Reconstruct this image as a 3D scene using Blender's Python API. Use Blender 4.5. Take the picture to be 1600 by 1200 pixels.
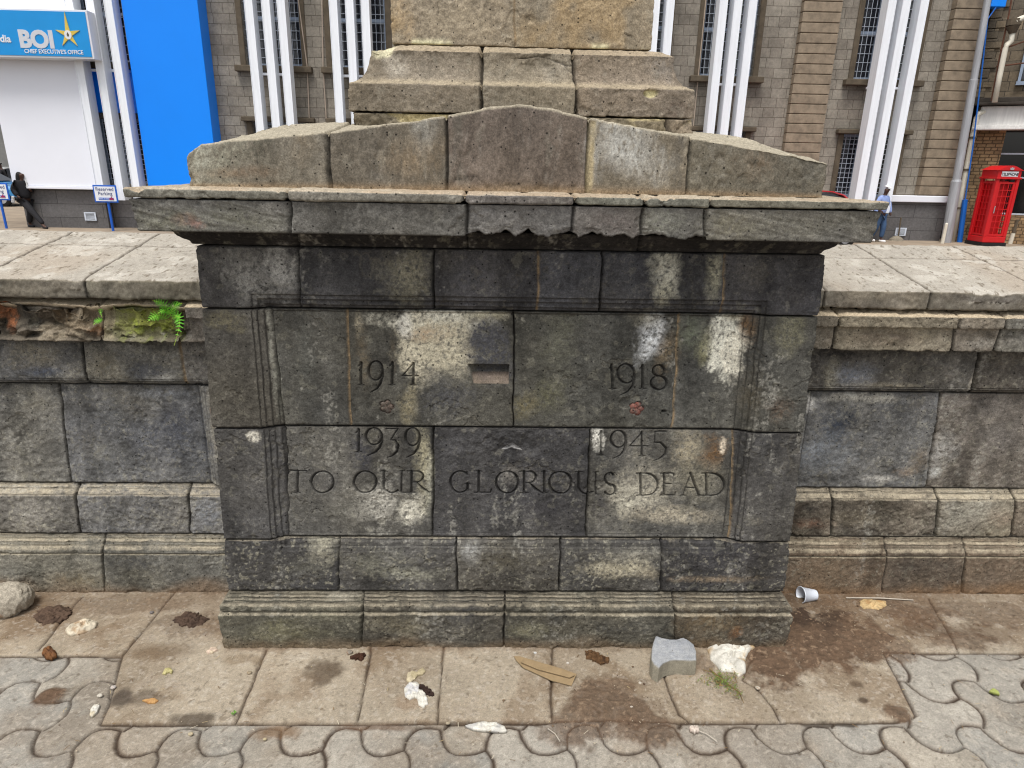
import bpy, bmesh, math, random
import numpy as np
from mathutils import Vector, Matrix

for o in list(bpy.data.objects): bpy.data.objects.remove(o)
SC = bpy.context.scene
COL = SC.collection
random.seed(7)
rng = np.random.default_rng(11)

# ------------------------------------------------------------------ camera
EYE = 1.75; FPX = 1040.0
def cam_axes(p=18.27, y=1.6, r=1.1):
    p, y, r = map(math.radians, (p, y, r))
    f = np.array([math.sin(y)*math.cos(p), math.cos(y)*math.cos(p), -math.sin(p)])
    R = np.array([math.cos(y), -math.sin(y), 0.]); U = np.cross(R, f)
    return R*math.cos(r)+U*math.sin(r), -R*math.sin(r)+U*math.cos(r), f
CR, CU, CF = cam_axes()
cd = bpy.data.cameras.new('camera'); cam = bpy.data.objects.new('camera', cd); COL.objects.link(cam)
cd.sensor_fit = 'HORIZONTAL'; cd.sensor_width = 36; cd.lens = FPX/1600*36
cd.clip_start = 0.05; cd.clip_end = 2000
M = Matrix.Identity(4)
for i in range(3):
    M[i][0] = CR[i]; M[i][1] = CU[i]; M[i][2] = -CF[i]
M[2][3] = EYE
cam.matrix_world = M
SC.camera = cam
# measuring helpers: where a sight line of the photograph meets a real plane
def sight(x, y): return CR*(x-800)/FPX - CU*(y-600)/FPX + CF
def onY(x, y, Y=2.13):
    d = sight(x, y); t = Y/d[1]; return (d[0]*t, EYE+d[2]*t)
def onZ(x, y, Z=0.0):
    d = sight(x, y); t = (Z-EYE)/d[2]; return (d[0]*t, d[1]*t)

# ------------------------------------------------------------------ world, sun, exposure
SUN_EL, SUN_AZ = 68, 200       # azimuth measured from +Y clockwise: sun behind and a little left of the camera
w = bpy.data.worlds.new('World'); SC.world = w; w.use_nodes = True
nt = w.node_tree; nt.nodes.clear()
sky = nt.nodes.new('ShaderNodeTexSky'); sky.sky_type = 'NISHITA'; sky.sun_disc = False
sky.sun_elevation = math.radians(SUN_EL); sky.sun_rotation = math.radians(SUN_AZ)
sky.air_density = 1.0; sky.dust_density = 3.0; sky.ozone_density = 1.0
hs = nt.nodes.new('ShaderNodeHueSaturation'); hs.inputs['Saturation'].default_value = 0.28
bg = nt.nodes.new('ShaderNodeBackground'); bg.inputs['Strength'].default_value = 0.12
wo = nt.nodes.new('ShaderNodeOutputWorld')
nt.links.new(sky.outputs[0], hs.inputs['Color']); nt.links.new(hs.outputs[0], bg.inputs[0]); nt.links.new(bg.outputs[0], wo.inputs[0])
sd = bpy.data.lights.new('sun', 'SUN'); sd.energy = 1.9; sd.angle = math.radians(24); sd.color = (1.0, 0.965, 0.91)
so = bpy.data.objects.new('sun', sd); COL.objects.link(so)
a, e = math.radians(SUN_AZ), math.radians(SUN_EL)
sv = Vector((math.sin(a)*math.cos(e), math.cos(a)*math.cos(e), math.sin(e)))
so.rotation_euler = sv.to_track_quat('Z', 'Y').to_euler(); so.location = (0, 0, 30)
SC.view_settings.view_transform = 'Standard'; SC.view_settings.look = 'None'
SC.view_settings.exposure = 0.60; SC.view_settings.gamma = 1.0
SC.cycles.pixel_filter_type = 'BLACKMAN_HARRIS'; SC.cycles.filter_width = 1.15

# ------------------------------------------------------------------ object helpers
def tag(o, label=None, cat=None, group=None, kind=None):
    if label: o['label'] = label
    if cat: o['category'] = cat
    if group: o['group'] = group
    if kind: o['kind'] = kind
    return o
def thing(name, loc, label, cat, group=None):
    o = bpy.data.objects.new(name, None); COL.objects.link(o); o.location = loc
    o.empty_display_size = 0.1
    return tag(o, label, cat, group)
def origin(p):
    v = Vector((0, 0, 0))
    while p is not None: v = v+Vector(p.location); p = p.parent
    return v
def mesh(name, verts, faces, mat, parent=None, col=None, smooth=False, base=None):
    """one mesh object; verts are given in world metres"""
    v = np.asarray(verts, dtype=np.float64).reshape(-1, 3)
    if parent is not None: org = np.array(origin(parent))
    else:
        org = np.array(base) if base is not None else np.array([(v[:, 0].min()+v[:, 0].max())/2, (v[:, 1].min()+v[:, 1].max())/2, v[:, 2].min()])
    me = bpy.data.meshes.new(name)
    if isinstance(faces, np.ndarray):
        nf, k = faces.shape
        me.vertices.add(len(v)); me.vertices.foreach_set('co', (v-org).astype(np.float32).ravel())
        me.loops.add(nf*k); me.loops.foreach_set('vertex_index', faces.astype(np.int32).ravel())
        me.polygons.add(nf); me.polygons.foreach_set('loop_start', np.arange(0, nf*k, k, dtype=np.int32))
        me.update(calc_edges=True)
    else:
        me.from_pydata([tuple(p) for p in (v-org)], [], faces); me.update()
    if smooth: me.polygons.foreach_set('use_smooth', np.ones(len(me.polygons), dtype=bool))
    if col is not None:
        at = me.color_attributes.new('Col', 'FLOAT_COLOR', 'POINT')
        c = np.ones((len(v), 4), np.float32); c[:, :3] = col; at.data.foreach_set('color', c.ravel())
    me.materials.append(mat)
    o = bpy.data.objects.new(name, me); COL.objects.link(o)
    if parent is not None: o.parent = parent
    else: o.location = org
    return o
class MB:
    """collects simple solids into one mesh"""
    def __init__(s): s.v = []; s.f = []
    def add(s, v, f):
        n = len(s.v); s.v += [tuple(p) for p in v]; s.f += [tuple(i+n for i in q) for q in f]; return s
    def box(s, x0, x1, y0, y1, z0, z1):
        v = [(x, y, z) for z in (z0, z1) for y in (y0, y1) for x in (x0, x1)]
        return s.add(v, [(0, 2, 3, 1), (4, 5, 7, 6), (0, 1, 5, 4), (2, 6, 7, 3), (0, 4, 6, 2), (1, 3, 7, 5)])
    def tube(s, pts, r, n=8, cap=True):
        pts = [Vector(p) for p in pts]; rs = r if isinstance(r, (list, tuple)) else [r]*len(pts)
        vs = []; fs = []
        up = Vector((0.13, 0.31, 0.94)); 
        for i, p in enumerate(pts):
            t = (pts[min(i+1, len(pts)-1)]-pts[max(i-1, 0)]).normalized()
            a_ = t.cross(up)
            if a_.length < 1e-3: a_ = t.cross(Vector((1, 0, 0)))
            a_.normalize(); b_ = t.cross(a_)
            vs += [p+rs[i]*(a_*math.cos(2*math.pi*k/n)+b_*math.sin(2*math.pi*k/n)) for k in range(n)]
        for i in range(len(pts)-1):
            for k in range(n):
                fs.append((i*n+k, i*n+(k+1) % n, (i+1)*n+(k+1) % n, (i+1)*n+k))
        if cap: fs.append(tuple(range(n))[::-1]); fs.append(tuple((len(pts)-1)*n+k for k in range(n)))
        return s.add(vs, fs)
    def prism(s, poly, z0, z1):
        n = len(poly); v = [(x, y, z0) for x, y in poly]+[(x, y, z1) for x, y in poly]
        return s.add(v, [tuple(range(n))[::-1], tuple(range(n, 2*n))]+[(i, (i+1) % n, n+(i+1) % n, n+i) for i in range(n)])
    def prismY(s, poly, y0, y1):
        """poly in (x,z), extruded along y; y0 is the near face"""
        n = len(poly); v = [(x, y0, z) for x, z in poly]+[(x, y1, z) for x, z in poly]
        return s.add(v, [tuple(range(n)), tuple(range(n, 2*n))[::-1]]+[(i, n+i, n+(i+1) % n, (i+1) % n) for i in range(n)])
    def lathe(s, prof, n=24, org=(0, 0, 0), ax=None):
        q = ax or Matrix.Identity(3); org = Vector(org); vs = []; fs = []
        for r, z in prof: vs += [org+q @ Vector((r*math.cos(2*math.pi*k/n), r*math.sin(2*math.pi*k/n), z)) for k in range(n)]
        for i in range(len(prof)-1):
            for k in range(n): fs.append((i*n+k, i*n+(k+1) % n, (i+1)*n+(k+1) % n, (i+1)*n+k))
        return s.add(vs, fs)
    def build(s, name, mat, parent=None, smooth=False, bevel=0, base=None):
        o = mesh(name, s.v, s.f, mat, parent, smooth=smooth, base=base)
        if bevel:
            m = o.modifiers.new('bevel', 'BEVEL'); m.width = bevel; m.segments = 2; m.limit_method = 'ANGLE'
        return o

# ------------------------------------------------------------------ noise
TAB = rng.random((256, 256)).astype(np.float32)
def vn(x, y, s=0):
    xf = np.floor(x); yf = np.floor(y); tx = x-xf; ty = y-yf
    xi = xf.astype(np.int64)+s*37; yi = yf.astype(np.int64)+s*71
    tx = tx*tx*(3-2*tx); ty = ty*ty*(3-2*ty)
    x0 = xi & 255; x1 = (xi+1) & 255; y0 = yi & 255; y1 = (yi+1) & 255
    return (TAB[x0, y0]*(1-tx)+TAB[x1, y0]*tx)*(1-ty)+(TAB[x0, y1]*(1-tx)+TAB[x1, y1]*tx)*ty
def fbm(x, y, f, n=4, s=0, g=.5):
    """about -1..1"""
    t = 0; a_ = 1; q = 0
    for i in range(n):
        c_, s_ = math.cos(.6*i+.3), math.sin(.6*i+.3)
        t = t+a_*(vn((x*c_-y*s_)*f, (x*s_+y*c_)*f, s+i*5)*2-1); q += a_; a_ *= g; f *= 2.03
    return t/q*1.55
def ss(a_, b_, x):
    t = np.clip((x-a_)/(b_-a_), 0, 1); return t*t*(3-2*t)
def lin(r, g, b, k=1.0):
    f = lambda c: ((c/255+0.055)/1.055)**2.4 if c > 10 else c/255/12.92
    return np.array([f(r), f(g), f(b)])*k
def mixc(c, col, m):
    m = np.clip(m, 0, 1)[:, None]; return c*(1-m)+np.asarray(col)[None, :]*m

# ------------------------------------------------------------------ materials
def new_mat(name):
    m = bpy.data.materials.new(name); m.use_nodes = True; t = m.node_tree; t.nodes.clear()
    out = t.nodes.new('ShaderNodeOutputMaterial'); p = t.nodes.new('ShaderNodeBsdfPrincipled'); t.links.new(p.outputs[0], out.inputs[0])
    return m, t, p
def N(t, typ, **kw):
    n = t.nodes.new(typ)
    for k, v in kw.items():
        if k in n.inputs: n.inputs[k].default_value = v
        else: setattr(n, k, v)
    return n
def ramp(t, src, stops):
    r = t.nodes.new('ShaderNodeValToRGB'); t.links.new(src, r.inputs[0])
    el = r.color_ramp.elements
    while len(el) < len(stops): el.new(.5)
    for e_, (p_, c_) in zip(el, stops): e_.position = p_; e_.color = (*c_, 1) if isinstance(c_, (tuple, list)) else (c_, c_, c_, 1)
    return r.outputs[0]
def mul(t, a_, b_, fac=1.0, mode='MULTIPLY'):
    m = t.nodes.new('ShaderNodeMix'); m.data_type = 'RGBA'; m.blend_type = mode; m.inputs['Factor'].default_value = fac
    t.links.new(a_, m.inputs[6]); t.links.new(b_, m.inputs[7]); return m.outputs[2]
def stone_mat(name, pits=1.0, bump=0.6, scale=1.0, grain=(0.72, 1.28), rough=.93, speck=(.48, 1.62)):
    """weathered volcanic stone; the colour attribute carries blocks, deposits, dirt and painted groove shade, the nodes add grain and vesicles"""
    m, t, p = new_mat(name)
    tc = t.nodes.new('ShaderNodeTexCoord'); geo = t.nodes.new('ShaderNodeNewGeometry')
    P = geo.outputs['Position']
    at = N(t, 'ShaderNodeAttribute', attribute_name='Col')
    n1 = N(t, 'ShaderNodeTexNoise', Scale=55*scale, Detail=6.0, Roughness=.7); t.links.new(P, n1.inputs['Vector'])
    n2 = N(t, 'ShaderNodeTexNoise', Scale=190*scale, Detail=4.0, Roughness=.85); t.links.new(P, n2.inputs['Vector'])
    c = mul(t, at.outputs['Color'], ramp(t, n1.outputs[0], [(.3, grain[0]), (.7, grain[1])]))
    c = mul(t, c, ramp(t, n2.outputs[0], [(.28, speck[0]), (.5, 1.0), (.72, speck[1])]))
    v = N(t, 'ShaderNodeTexVoronoi', Scale=72*scale); t.links.new(P, v.inputs['Vector'])
    # only some cells hold a vesicle
    sep = t.nodes.new('ShaderNodeSeparateColor'); t.links.new(v.outputs['Color'], sep.inputs[0])
    thr = N(t, 'ShaderNodeMath', operation='MULTIPLY'); t.links.new(sep.outputs[0], thr.inputs[0]); thr.inputs[1].default_value = .62
    sub = N(t, 'ShaderNodeMath', operation='SUBTRACT'); t.links.new(thr.outputs[0], sub.inputs[0]); sub.inputs[1].default_value = .37 if pits else 9
    cmp_ = N(t, 'ShaderNodeMath', operation='SUBTRACT'); t.links.new(sub.outputs[0], cmp_.inputs[0]); t.links.new(v.outputs['Distance'], cmp_.inputs[1])
    pit = ramp(t, cmp_.outputs[0], [(0.0, 1.0), (0.05, 0.0)])
    c = mul(t, c, ramp(t, cmp_.outputs[0], [(0.0, 1.0), (0.05, 1-.80*pits)]))
    t.links.new(c, p.inputs['Base Color'])
    b1 = N(t, 'ShaderNodeBump', Strength=bump, Distance=.006); t.links.new(n1.outputs[0], b1.inputs['Height'])
    b2 = N(t, 'ShaderNodeBump', Strength=bump*.8, Distance=.0022); t.links.new(n2.outputs[0], b2.inputs['Height']); t.links.new(b1.outputs[0], b2.inputs['Normal'])
    b3 = N(t, 'ShaderNodeBump', Strength=.9*pits, Distance=.004); t.links.new(pit, b3.inputs['Height']); t.links.new(b2.outputs[0], b3.inputs['Normal'])
    t.links.new(b3.outputs[0], p.inputs['Normal'])
    p.inputs['Roughness'].default_value = rough; p.inputs['Specular IOR Level'].default_value = .25
    return m
def plain(name, rgb, rough=.6, var=.12, scale=6.0, bump=0.0, metal=0.0, coat=0.0, spec=.4, streak=False):
    m, t, p = new_mat(name)
    tc = t.nodes.new('ShaderNodeTexCoord')
    mp = t.nodes.new('ShaderNodeMapping'); t.links.new(tc.outputs['Object'], mp.inputs[0])
    if streak: mp.inputs['Scale'].default_value = (4, 4, .35)
    n = N(t, 'ShaderNodeTexNoise', Scale=scale, Detail=6.0, Roughness=.65); t.links.new(mp.outputs[0], n.inputs['Vector'])
    k = ramp(t, n.outputs[0], [(.3, 1-var), (.7, 1+var)])
    rgbn = t.nodes.new('ShaderNodeRGB'); rgbn.outputs[0].default_value = (*rgb, 1)
    t.links.new(mul(t, rgbn.outputs[0], k), p.inputs['Base Color'])
    p.inputs['Roughness'].default_value = rough; p.inputs['Metallic'].default_value = metal
    p.inputs['Coat Weight'].default_value = coat; p.inputs['Specular IOR Level'].default_value = spec
    if bump:
        b = N(t, 'ShaderNodeBump', Strength=bump, Distance=.01); t.links.new(n.outputs[0], b.inputs['Height']); t.links.new(b.outputs[0], p.inputs['Normal'])
    return m
def attr_mat(name, rough=.8, bump=.3, scale=120, spec=.3, trans=0):
    m, t, p = new_mat(name)
    at = N(t, 'ShaderNodeAttribute', attribute_name='Col'); geo = t.nodes.new('ShaderNodeNewGeometry')
    n = N(t, 'ShaderNodeTexNoise', Scale=scale, Detail=5.0, Roughness=.7); t.links.new(geo.outputs['Position'], n.inputs['Vector'])
    t.links.new(mul(t, at.outputs['Color'], ramp(t, n.outputs[0], [(.3, .8), (.7, 1.2)])), p.inputs['Base Color'])
    b = N(t, 'ShaderNodeBump', Strength=bump, Distance=.003); t.links.new(n.outputs[0], b.inputs['Height']); t.links.new(b.outputs[0], p.inputs['Normal'])
    p.inputs['Roughness'].default_value = rough; p.inputs['Specular IOR Level'].default_value = spec
    return m
STONE = stone_mat('weathered_stone')
SMOOTHSTONE = stone_mat('worn_stone', pits=.55)
PAVE = stone_mat('paving_concrete', pits=.0, bump=.55, scale=1.3, grain=(.86, 1.14), speck=(.66, 1.34))
# ------------------------------------------------------------------ stone courses: a profile swept round the monument, carved per vertex
def dens(pts, step):
    out = []
    for (a_, b_), (c_, d_) in zip(pts[:-1], pts[1:]):
        n = max(1, int(math.ceil(math.hypot(c_-a_, d_-b_)/step)))
        for i in range(n): out.append((a_+(c_-a_)*i/n, b_+(d_-b_)*i/n))
    out.append(pts[-1]); return np.array(out)
def sheet(name, parent, xl, xr, yf, yb, prof, feat, xs, dv=.003, left=True, right=True, mat=None, side=.03, topz=False):
    p = dens(prof, dv); D, Z = p[:, 0], p[:, 1]
    # round the arrises slightly
    for _ in range(1):
        D = np.concatenate([D[:1], (D[:-2]+2*D[1:-1]+D[2:])/4, D[-1:]]); Z = np.concatenate([Z[:1], (Z[:-2]+2*Z[1:-1]+Z[2:])/4, Z[-1:]])
    tD = np.gradient(D); tZ = np.gradient(Z); L = np.hypot(tD, tZ)+1e-9; nD, nZ = tZ/L, -tD/L
    ns = max(2, int((yb-yf)/side)); ts = np.linspace(0, 1, ns, endpoint=False)
    cols = []  # (section, t)
    if left: cols += [(-1, t) for t in ts]
    cols += [(0, x) for x in xs]
    if right: cols += [(1, t) for t in (1-ts[::-1])[:] if t > 0]
    S = np.array([c_[0] for c_ in cols]); T = np.array([c_[1] for c_ in cols])
    nu, nv = len(S), len(D)
    SS, DD = np.meshgrid(S, D); TT, ZZ = np.meshgrid(T, Z); ND = np.repeat(nD[:, None], nu, 1); NZ = np.repeat(nZ[:, None], nu, 1)
    def place(DD, dy=0.):
        X = np.empty_like(DD); Y = np.empty_like(DD)
        m = SS == 0; q = (TT-xl)/(xr-xl)
        Lx = xl-(DD if left else 0*DD); Rx = xr+(DD if right else 0*DD)
        X[m] = (Lx+(Rx-Lx)*q)[m]; Y[m] = (yf-DD-dy)[m]
        m = SS == -1; X[m] = (xl-DD)[m]; Y[m] = (yb+(yf-DD-yb)*TT)[m]
        m = SS == 1; X[m] = (xr+DD)[m]; Y[m] = ((yf-DD)+(yb-yf+DD)*TT)[m]
        return X, Y
    X, Y = place(DD)
    fx = X.ravel().copy(); s_ = SS.ravel()
    fx = np.where(s_ == -1, xl-DD.ravel()-(Y.ravel()-(yf-DD.ravel())), fx); fx = np.where(s_ == 1, xr+DD.ravel()+(Y.ravel()-(yf-DD.ravel())), fx)
    disp, dz, c, dD = feat(fx, ZZ.ravel(), Y.ravel(), s_, NZ.ravel())
    D2 = DD+(ND*disp.reshape(DD.shape)); Z2 = ZZ+(NZ*disp.reshape(DD.shape) if topz else 0)+dz.reshape(DD.shape)
    X, Y = place(D2, dD.reshape(DD.shape))
    V = np.stack([X.ravel(), Y.ravel(), Z2.ravel()], 1)
    i = np.arange(nv-1)[:, None]*nu+np.arange(nu-1)[None, :]
    F = np.stack([i, i+1, i+nu+1, i+nu], -1).reshape(-1, 4)
    return mesh(name, V, F, mat or STONE, parent, col=c, smooth=True)

def blocks_at(X, Z, joints):
    """joints: (x_bottom, x_top, z0, z1, style). returns block number and distance, style of nearest joint"""
    bid = np.zeros(len(X), int); dist = np.full(len(X), 9.); sty = np.zeros(len(X))
    for k, (xb, xt, z0, z1, st) in enumerate(joints):
        xj = xb+(xt-xb)*np.clip((Z-z0)/(z1-z0), 0, 1)
        wob = fbm(Z, Z*0+k*3.1, 14, 4, 3+k)*.0035
        d = X-xj-wob; bid += d > 0
        m = np.abs(d) < dist; dist = np.where(m, np.abs(d), dist); sty = np.where(m, st, sty)
    return bid, dist, sty
def jx(a_, b_, style=0, Y=2.13):
    """a joint seen through two picture points (top, bottom)"""
    (x1, z1), (x0, z0) = onY(a_[0], a_[1], Y), onY(b_[0], b_[1], Y)
    return (x0, x1, z0, z1, style)
def deposits(c, X, Z, lst, Y=2.13, seed=0, CRK=None):
    """blooms and stains with their own outline: (px, py, rx, ry, colour, strength, hardness)"""
    w1 = fbm(X, Z, 9, 4, 41+seed); w2 = fbm(X, Z, 9, 4, 47+seed); sp = fbm(X, Z, 125, 3, 53+seed); br = fbm(X, Z, 34, 4, 57+seed, .7)
    for q in lst:
        if q[0] == 'crack':
            pts = [onY(x, y, Y) for x, y in q[1]]; xa, xb = min(p[0] for p in pts)-.02, max(p[0] for p in pts)+.02; za, zb = min(p[1] for p in pts)-.02, max(p[1] for p in pts)+.02
            m = (X > xa) & (X < xb) & (Z > za) & (Z < zb)
            if not m.any(): continue
            xx, zz = X[m]+.006*fbm(X[m], Z[m], 30, 4, 88), Z[m]+.006*fbm(X[m]+3, Z[m], 30, 4, 89); dd = np.full(len(xx), 9.)
            for (x0, z0), (x1, z1) in zip(pts[:-1], pts[1:]):
                dx, dz_ = x1-x0, z1-z0; t_ = np.clip(((xx-x0)*dx+(zz-z0)*dz_)/(dx*dx+dz_*dz_), 0, 1); dd = np.minimum(dd, np.hypot(xx-x0-t_*dx, zz-z0-t_*dz_))
            a_ = np.exp(-(dd/q[2])**2)*.85*np.clip(.8+.6*sp[m], .2, 1); c[m] = mixc(c[m], lin(34, 30, 26), a_); CRK[m] = np.maximum(CRK[m], a_); continue
        px, py, rx, ry, colr, st, hd = q[:7]
        cx, cz = onY(px, py, Y); sx = Y/FPX*1.13; rx, ry = rx*sx*1.2, ry*sx*1.18
        m = (np.abs(X-cx) < rx*2.2) & (np.abs(Z-cz) < ry*2.2)
        if not m.any(): continue
        dx = (X[m]-cx)/rx+w1[m]*.35; dzz = (Z[m]-cz)/ry+w2[m]*.30
        r = np.sqrt(dx*dx+dzz*dzz)+br[m]*.28
        a_ = np.clip((1.05-r)*hd*.82, 0, 1)*min(1, st*1.12)*np.clip(.92+.85*sp[m]+.35*br[m], .12, 1)
        c[m] = mixc(c[m], lin(*colr), a_)
    return c

BATTER = lambda z: -.03*np.clip((z-.23)/1.24, 0, 1)
XL, XR, YF, YB = -.975, 1.10, 2.12, 3.84
# recessed inscription panel: outline (narrowing with the batter) and its stepped moulding
def panel_depth(X, Z, x0, x1, z0, z1, wid=.062, steps=None, lean=.012):
    q = (Z-z0)/(z1-z0)
    d = np.minimum(np.minimum(X-(x0+lean*q), (x1-lean*q)-X), np.minimum(Z-z0, z1-Z))
    k = wid/.062
    return np.interp(d, np.array([0, .003, .016, .019, .034, .040, .055, .062])*k, [0, -.006, -.007, -.015, -.016, -.024, -.026, -.030]), d

def course(joints, tones, dep=(), seed=0, rough=.0022, off=.003, panel=None, zr=None, soot=.0, streak=.25, extra=None,
           mott=.22, chip=.010, jd=.013, jw=.0028, light_speck=.0, yref=2.13, edges=True, mortar=lin(138, 118, 90), xlim=(XL, XR), grime=1.0, unify=.45, kt=.95, qz=(), dusty=0., desat=.08):
    r_ = np.random.default_rng(seed+100); offs = r_.uniform(-off, off*.6, len(tones)+2)
    tl = r_.uniform(-1, 1, len(tones)+2)
    def feat(X, Z, Y, S, NZ):
        n = len(X); Q = Z+(Y-yref)*(NZ > .5)*1.0       # so that top surfaces get their own pattern
        bid, dist, sty = blocks_at(X, Z, joints); bid = np.clip(bid, 0, len(tones)-1)
        big = fbm(X, Q, 2.6, 4, seed); med = fbm(X, Q, 17, 5, seed+3); fine = fbm(X, Q, 75, 3, seed+9)
        disp = offs[bid]+med*rough*.8+fine*rough*.6+big*rough*.7
        # flaked patches: shallow plateaus with a ragged edge
        fl = fbm(X, Q, 7, 5, seed+21, .6); disp = disp-ss(.42, .50, fl)*.0032
        # worn joint edges
        jw_ = np.where(sty == 1, jw*1.3, jw*(1+.7*np.clip(fbm(X*0, Z, 11, 3, seed+5), -1, 1.5)))
        jdp = np.where(sty == 1, .004, jd)
        disp = disp-jdp*np.exp(-(dist/jw_)**2)-.0012*np.exp(-(dist/.007)**2)*(1+med)
        if zr is not None:
            ez = np.minimum(Z-zr[0], zr[1]-Z)
            nearc = np.exp(-(np.maximum(dist, 0)/.014))*np.exp(-(np.clip(ez, 0, 9)/.014))
            disp = disp-chip*np.clip(fbm(X, Z, 22, 4, seed+31)-.35, 0, 1)*np.exp(-(np.clip(ez, 0, 9)/.010)**2)*1.6-chip*nearc*.25
        if edges:
            ex = np.minimum(np.abs(X-xlim[0]), np.abs(X-xlim[1])); disp = disp-.007*np.clip(fbm(X*0+S, Z, 20, 4, seed+37)-.25, 0, 1)*np.exp(-(ex/.012)**2)
        dD = np.zeros(n)
        if panel is not None:
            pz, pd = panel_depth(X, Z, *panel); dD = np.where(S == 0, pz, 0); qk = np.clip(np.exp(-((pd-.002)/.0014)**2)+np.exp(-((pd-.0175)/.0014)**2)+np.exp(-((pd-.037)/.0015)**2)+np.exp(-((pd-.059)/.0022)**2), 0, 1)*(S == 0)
        ql = np.zeros(n)
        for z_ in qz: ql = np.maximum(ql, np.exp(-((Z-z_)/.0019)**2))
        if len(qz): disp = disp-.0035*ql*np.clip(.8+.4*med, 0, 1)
        # colour
        tn = np.array(tones)*kt; tn = tn*(1-unify)+tn.mean(0)[None, :]*unify
        c = tn[bid]*(1+.07*tl[bid])[:, None]
        g = 1+mott*np.clip(big, -1, 1)+mott*.9*np.clip(med, -1, 1)+.14*fine
        st = fbm(X*1.0, Z*.09, 16, 4, seed+13); g = g*(1+streak*np.clip(st, -1, 1))
        c = c*np.clip(g, .3, 2.2)[:, None]
        hue = np.clip(fbm(X, Q, 4.5, 3, seed+17), -1, 1); c = c*np.stack([1+.035*hue, 1+.01*hue, 1-.05*hue], 1)
        if soot: c = c*(1-soot*ss(0, .6, fbm(X, Q, 3.3, 4, seed+19)))[:, None]
        if light_speck:
            ls = ss(.50, .85, fbm(X, Q, 105, 3, seed+23)+.35*med); c = mixc(c, lin(165, 160, 140), ls*light_speck)
        c = mixc(c, lin(130, 124, 108), .16*ss(.44, .5, fl)*(fl < .56))
        if grime:
            sx_ = fbm(X, Q*.22, 6.5, 5, 200); bl = fbm(X, Q*.8, 5, 5, 207, .62); rag = .25*fbm(X, Q, 40, 3, 203)
            c = c*(1-.32*grime*ss(.10, .55, .55*sx_+.6*bl+rag))[:, None]
            ls2 = ss(.42, .85, fbm(X+7, Q*.30, 12, 5, 211, .62)+.5*fbm(X, Q, 70, 3, 213)-.1); c = mixc(c, lin(170, 167, 156), ls2*.33*grime*np.clip(.7+.9*fbm(X, Q, 120, 2, 215), 0, 1.3))
        crk = np.zeros(n); c = deposits(c, X, Z, dep, yref, seed, crk); disp = disp-.004*crk
        lichen = ss(.62, .75, fbm(X, Q, 28, 4, seed+29)); c = mixc(c, lin(150, 146, 128), .16*lichen)
        if panel is not None: c = mixc(c, lin(34, 32, 30), qk*.8*np.clip(.85+.5*med, 0, 1))  # panel moulding steps get dark lines painted as crease shade
        pp = vn(X*420, Q*420, seed)*2-1; c = c*(1+.13*pp)[:, None]
        if dusty: c = mixc(c, lin(172, 160, 136), dusty*ss(.12, .6, NZ)*np.clip(.75+.6*med+.4*fine, 0, 1))  # upward-facing bevels mixed towards a paler tone
        gy = c.mean(1, keepdims=True); c = c*(1-desat)+gy*desat
        c = mixc(c, lin(28, 26, 24), ql*.72*np.clip(.85+.6*med, 0, 1))  # moulding grooves painted dark to stand in for shade
        # joints
        dm = np.exp(-(dist/(jw*1.25))**2)
        c = np.where((sty == 1)[:, None], mixc(c, mortar, dm*(.75+.4*fine)), mixc(c, lin(22, 20, 18), dm*.85))
        if zr is not None: c = mixc(c, lin(40, 36, 31), .5*np.exp(-(np.clip(ez, 0, 9)/.004)**2)*(ez > -.004))
        dz = np.zeros(n)
        if extra is not None: disp, dz, c = extra(X, Z, Y, S, NZ, disp, dz, c, bid, dist)
        if extra is not None and hasattr(extra, 'dD'): dD = dD+extra.dD
        return disp, dz, np.clip(c, .004, .85), dD
    return feat
def xs_of(a_, b_, step): return np.linspace(a_, b_, int((b_-a_)/step)+1)

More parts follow.
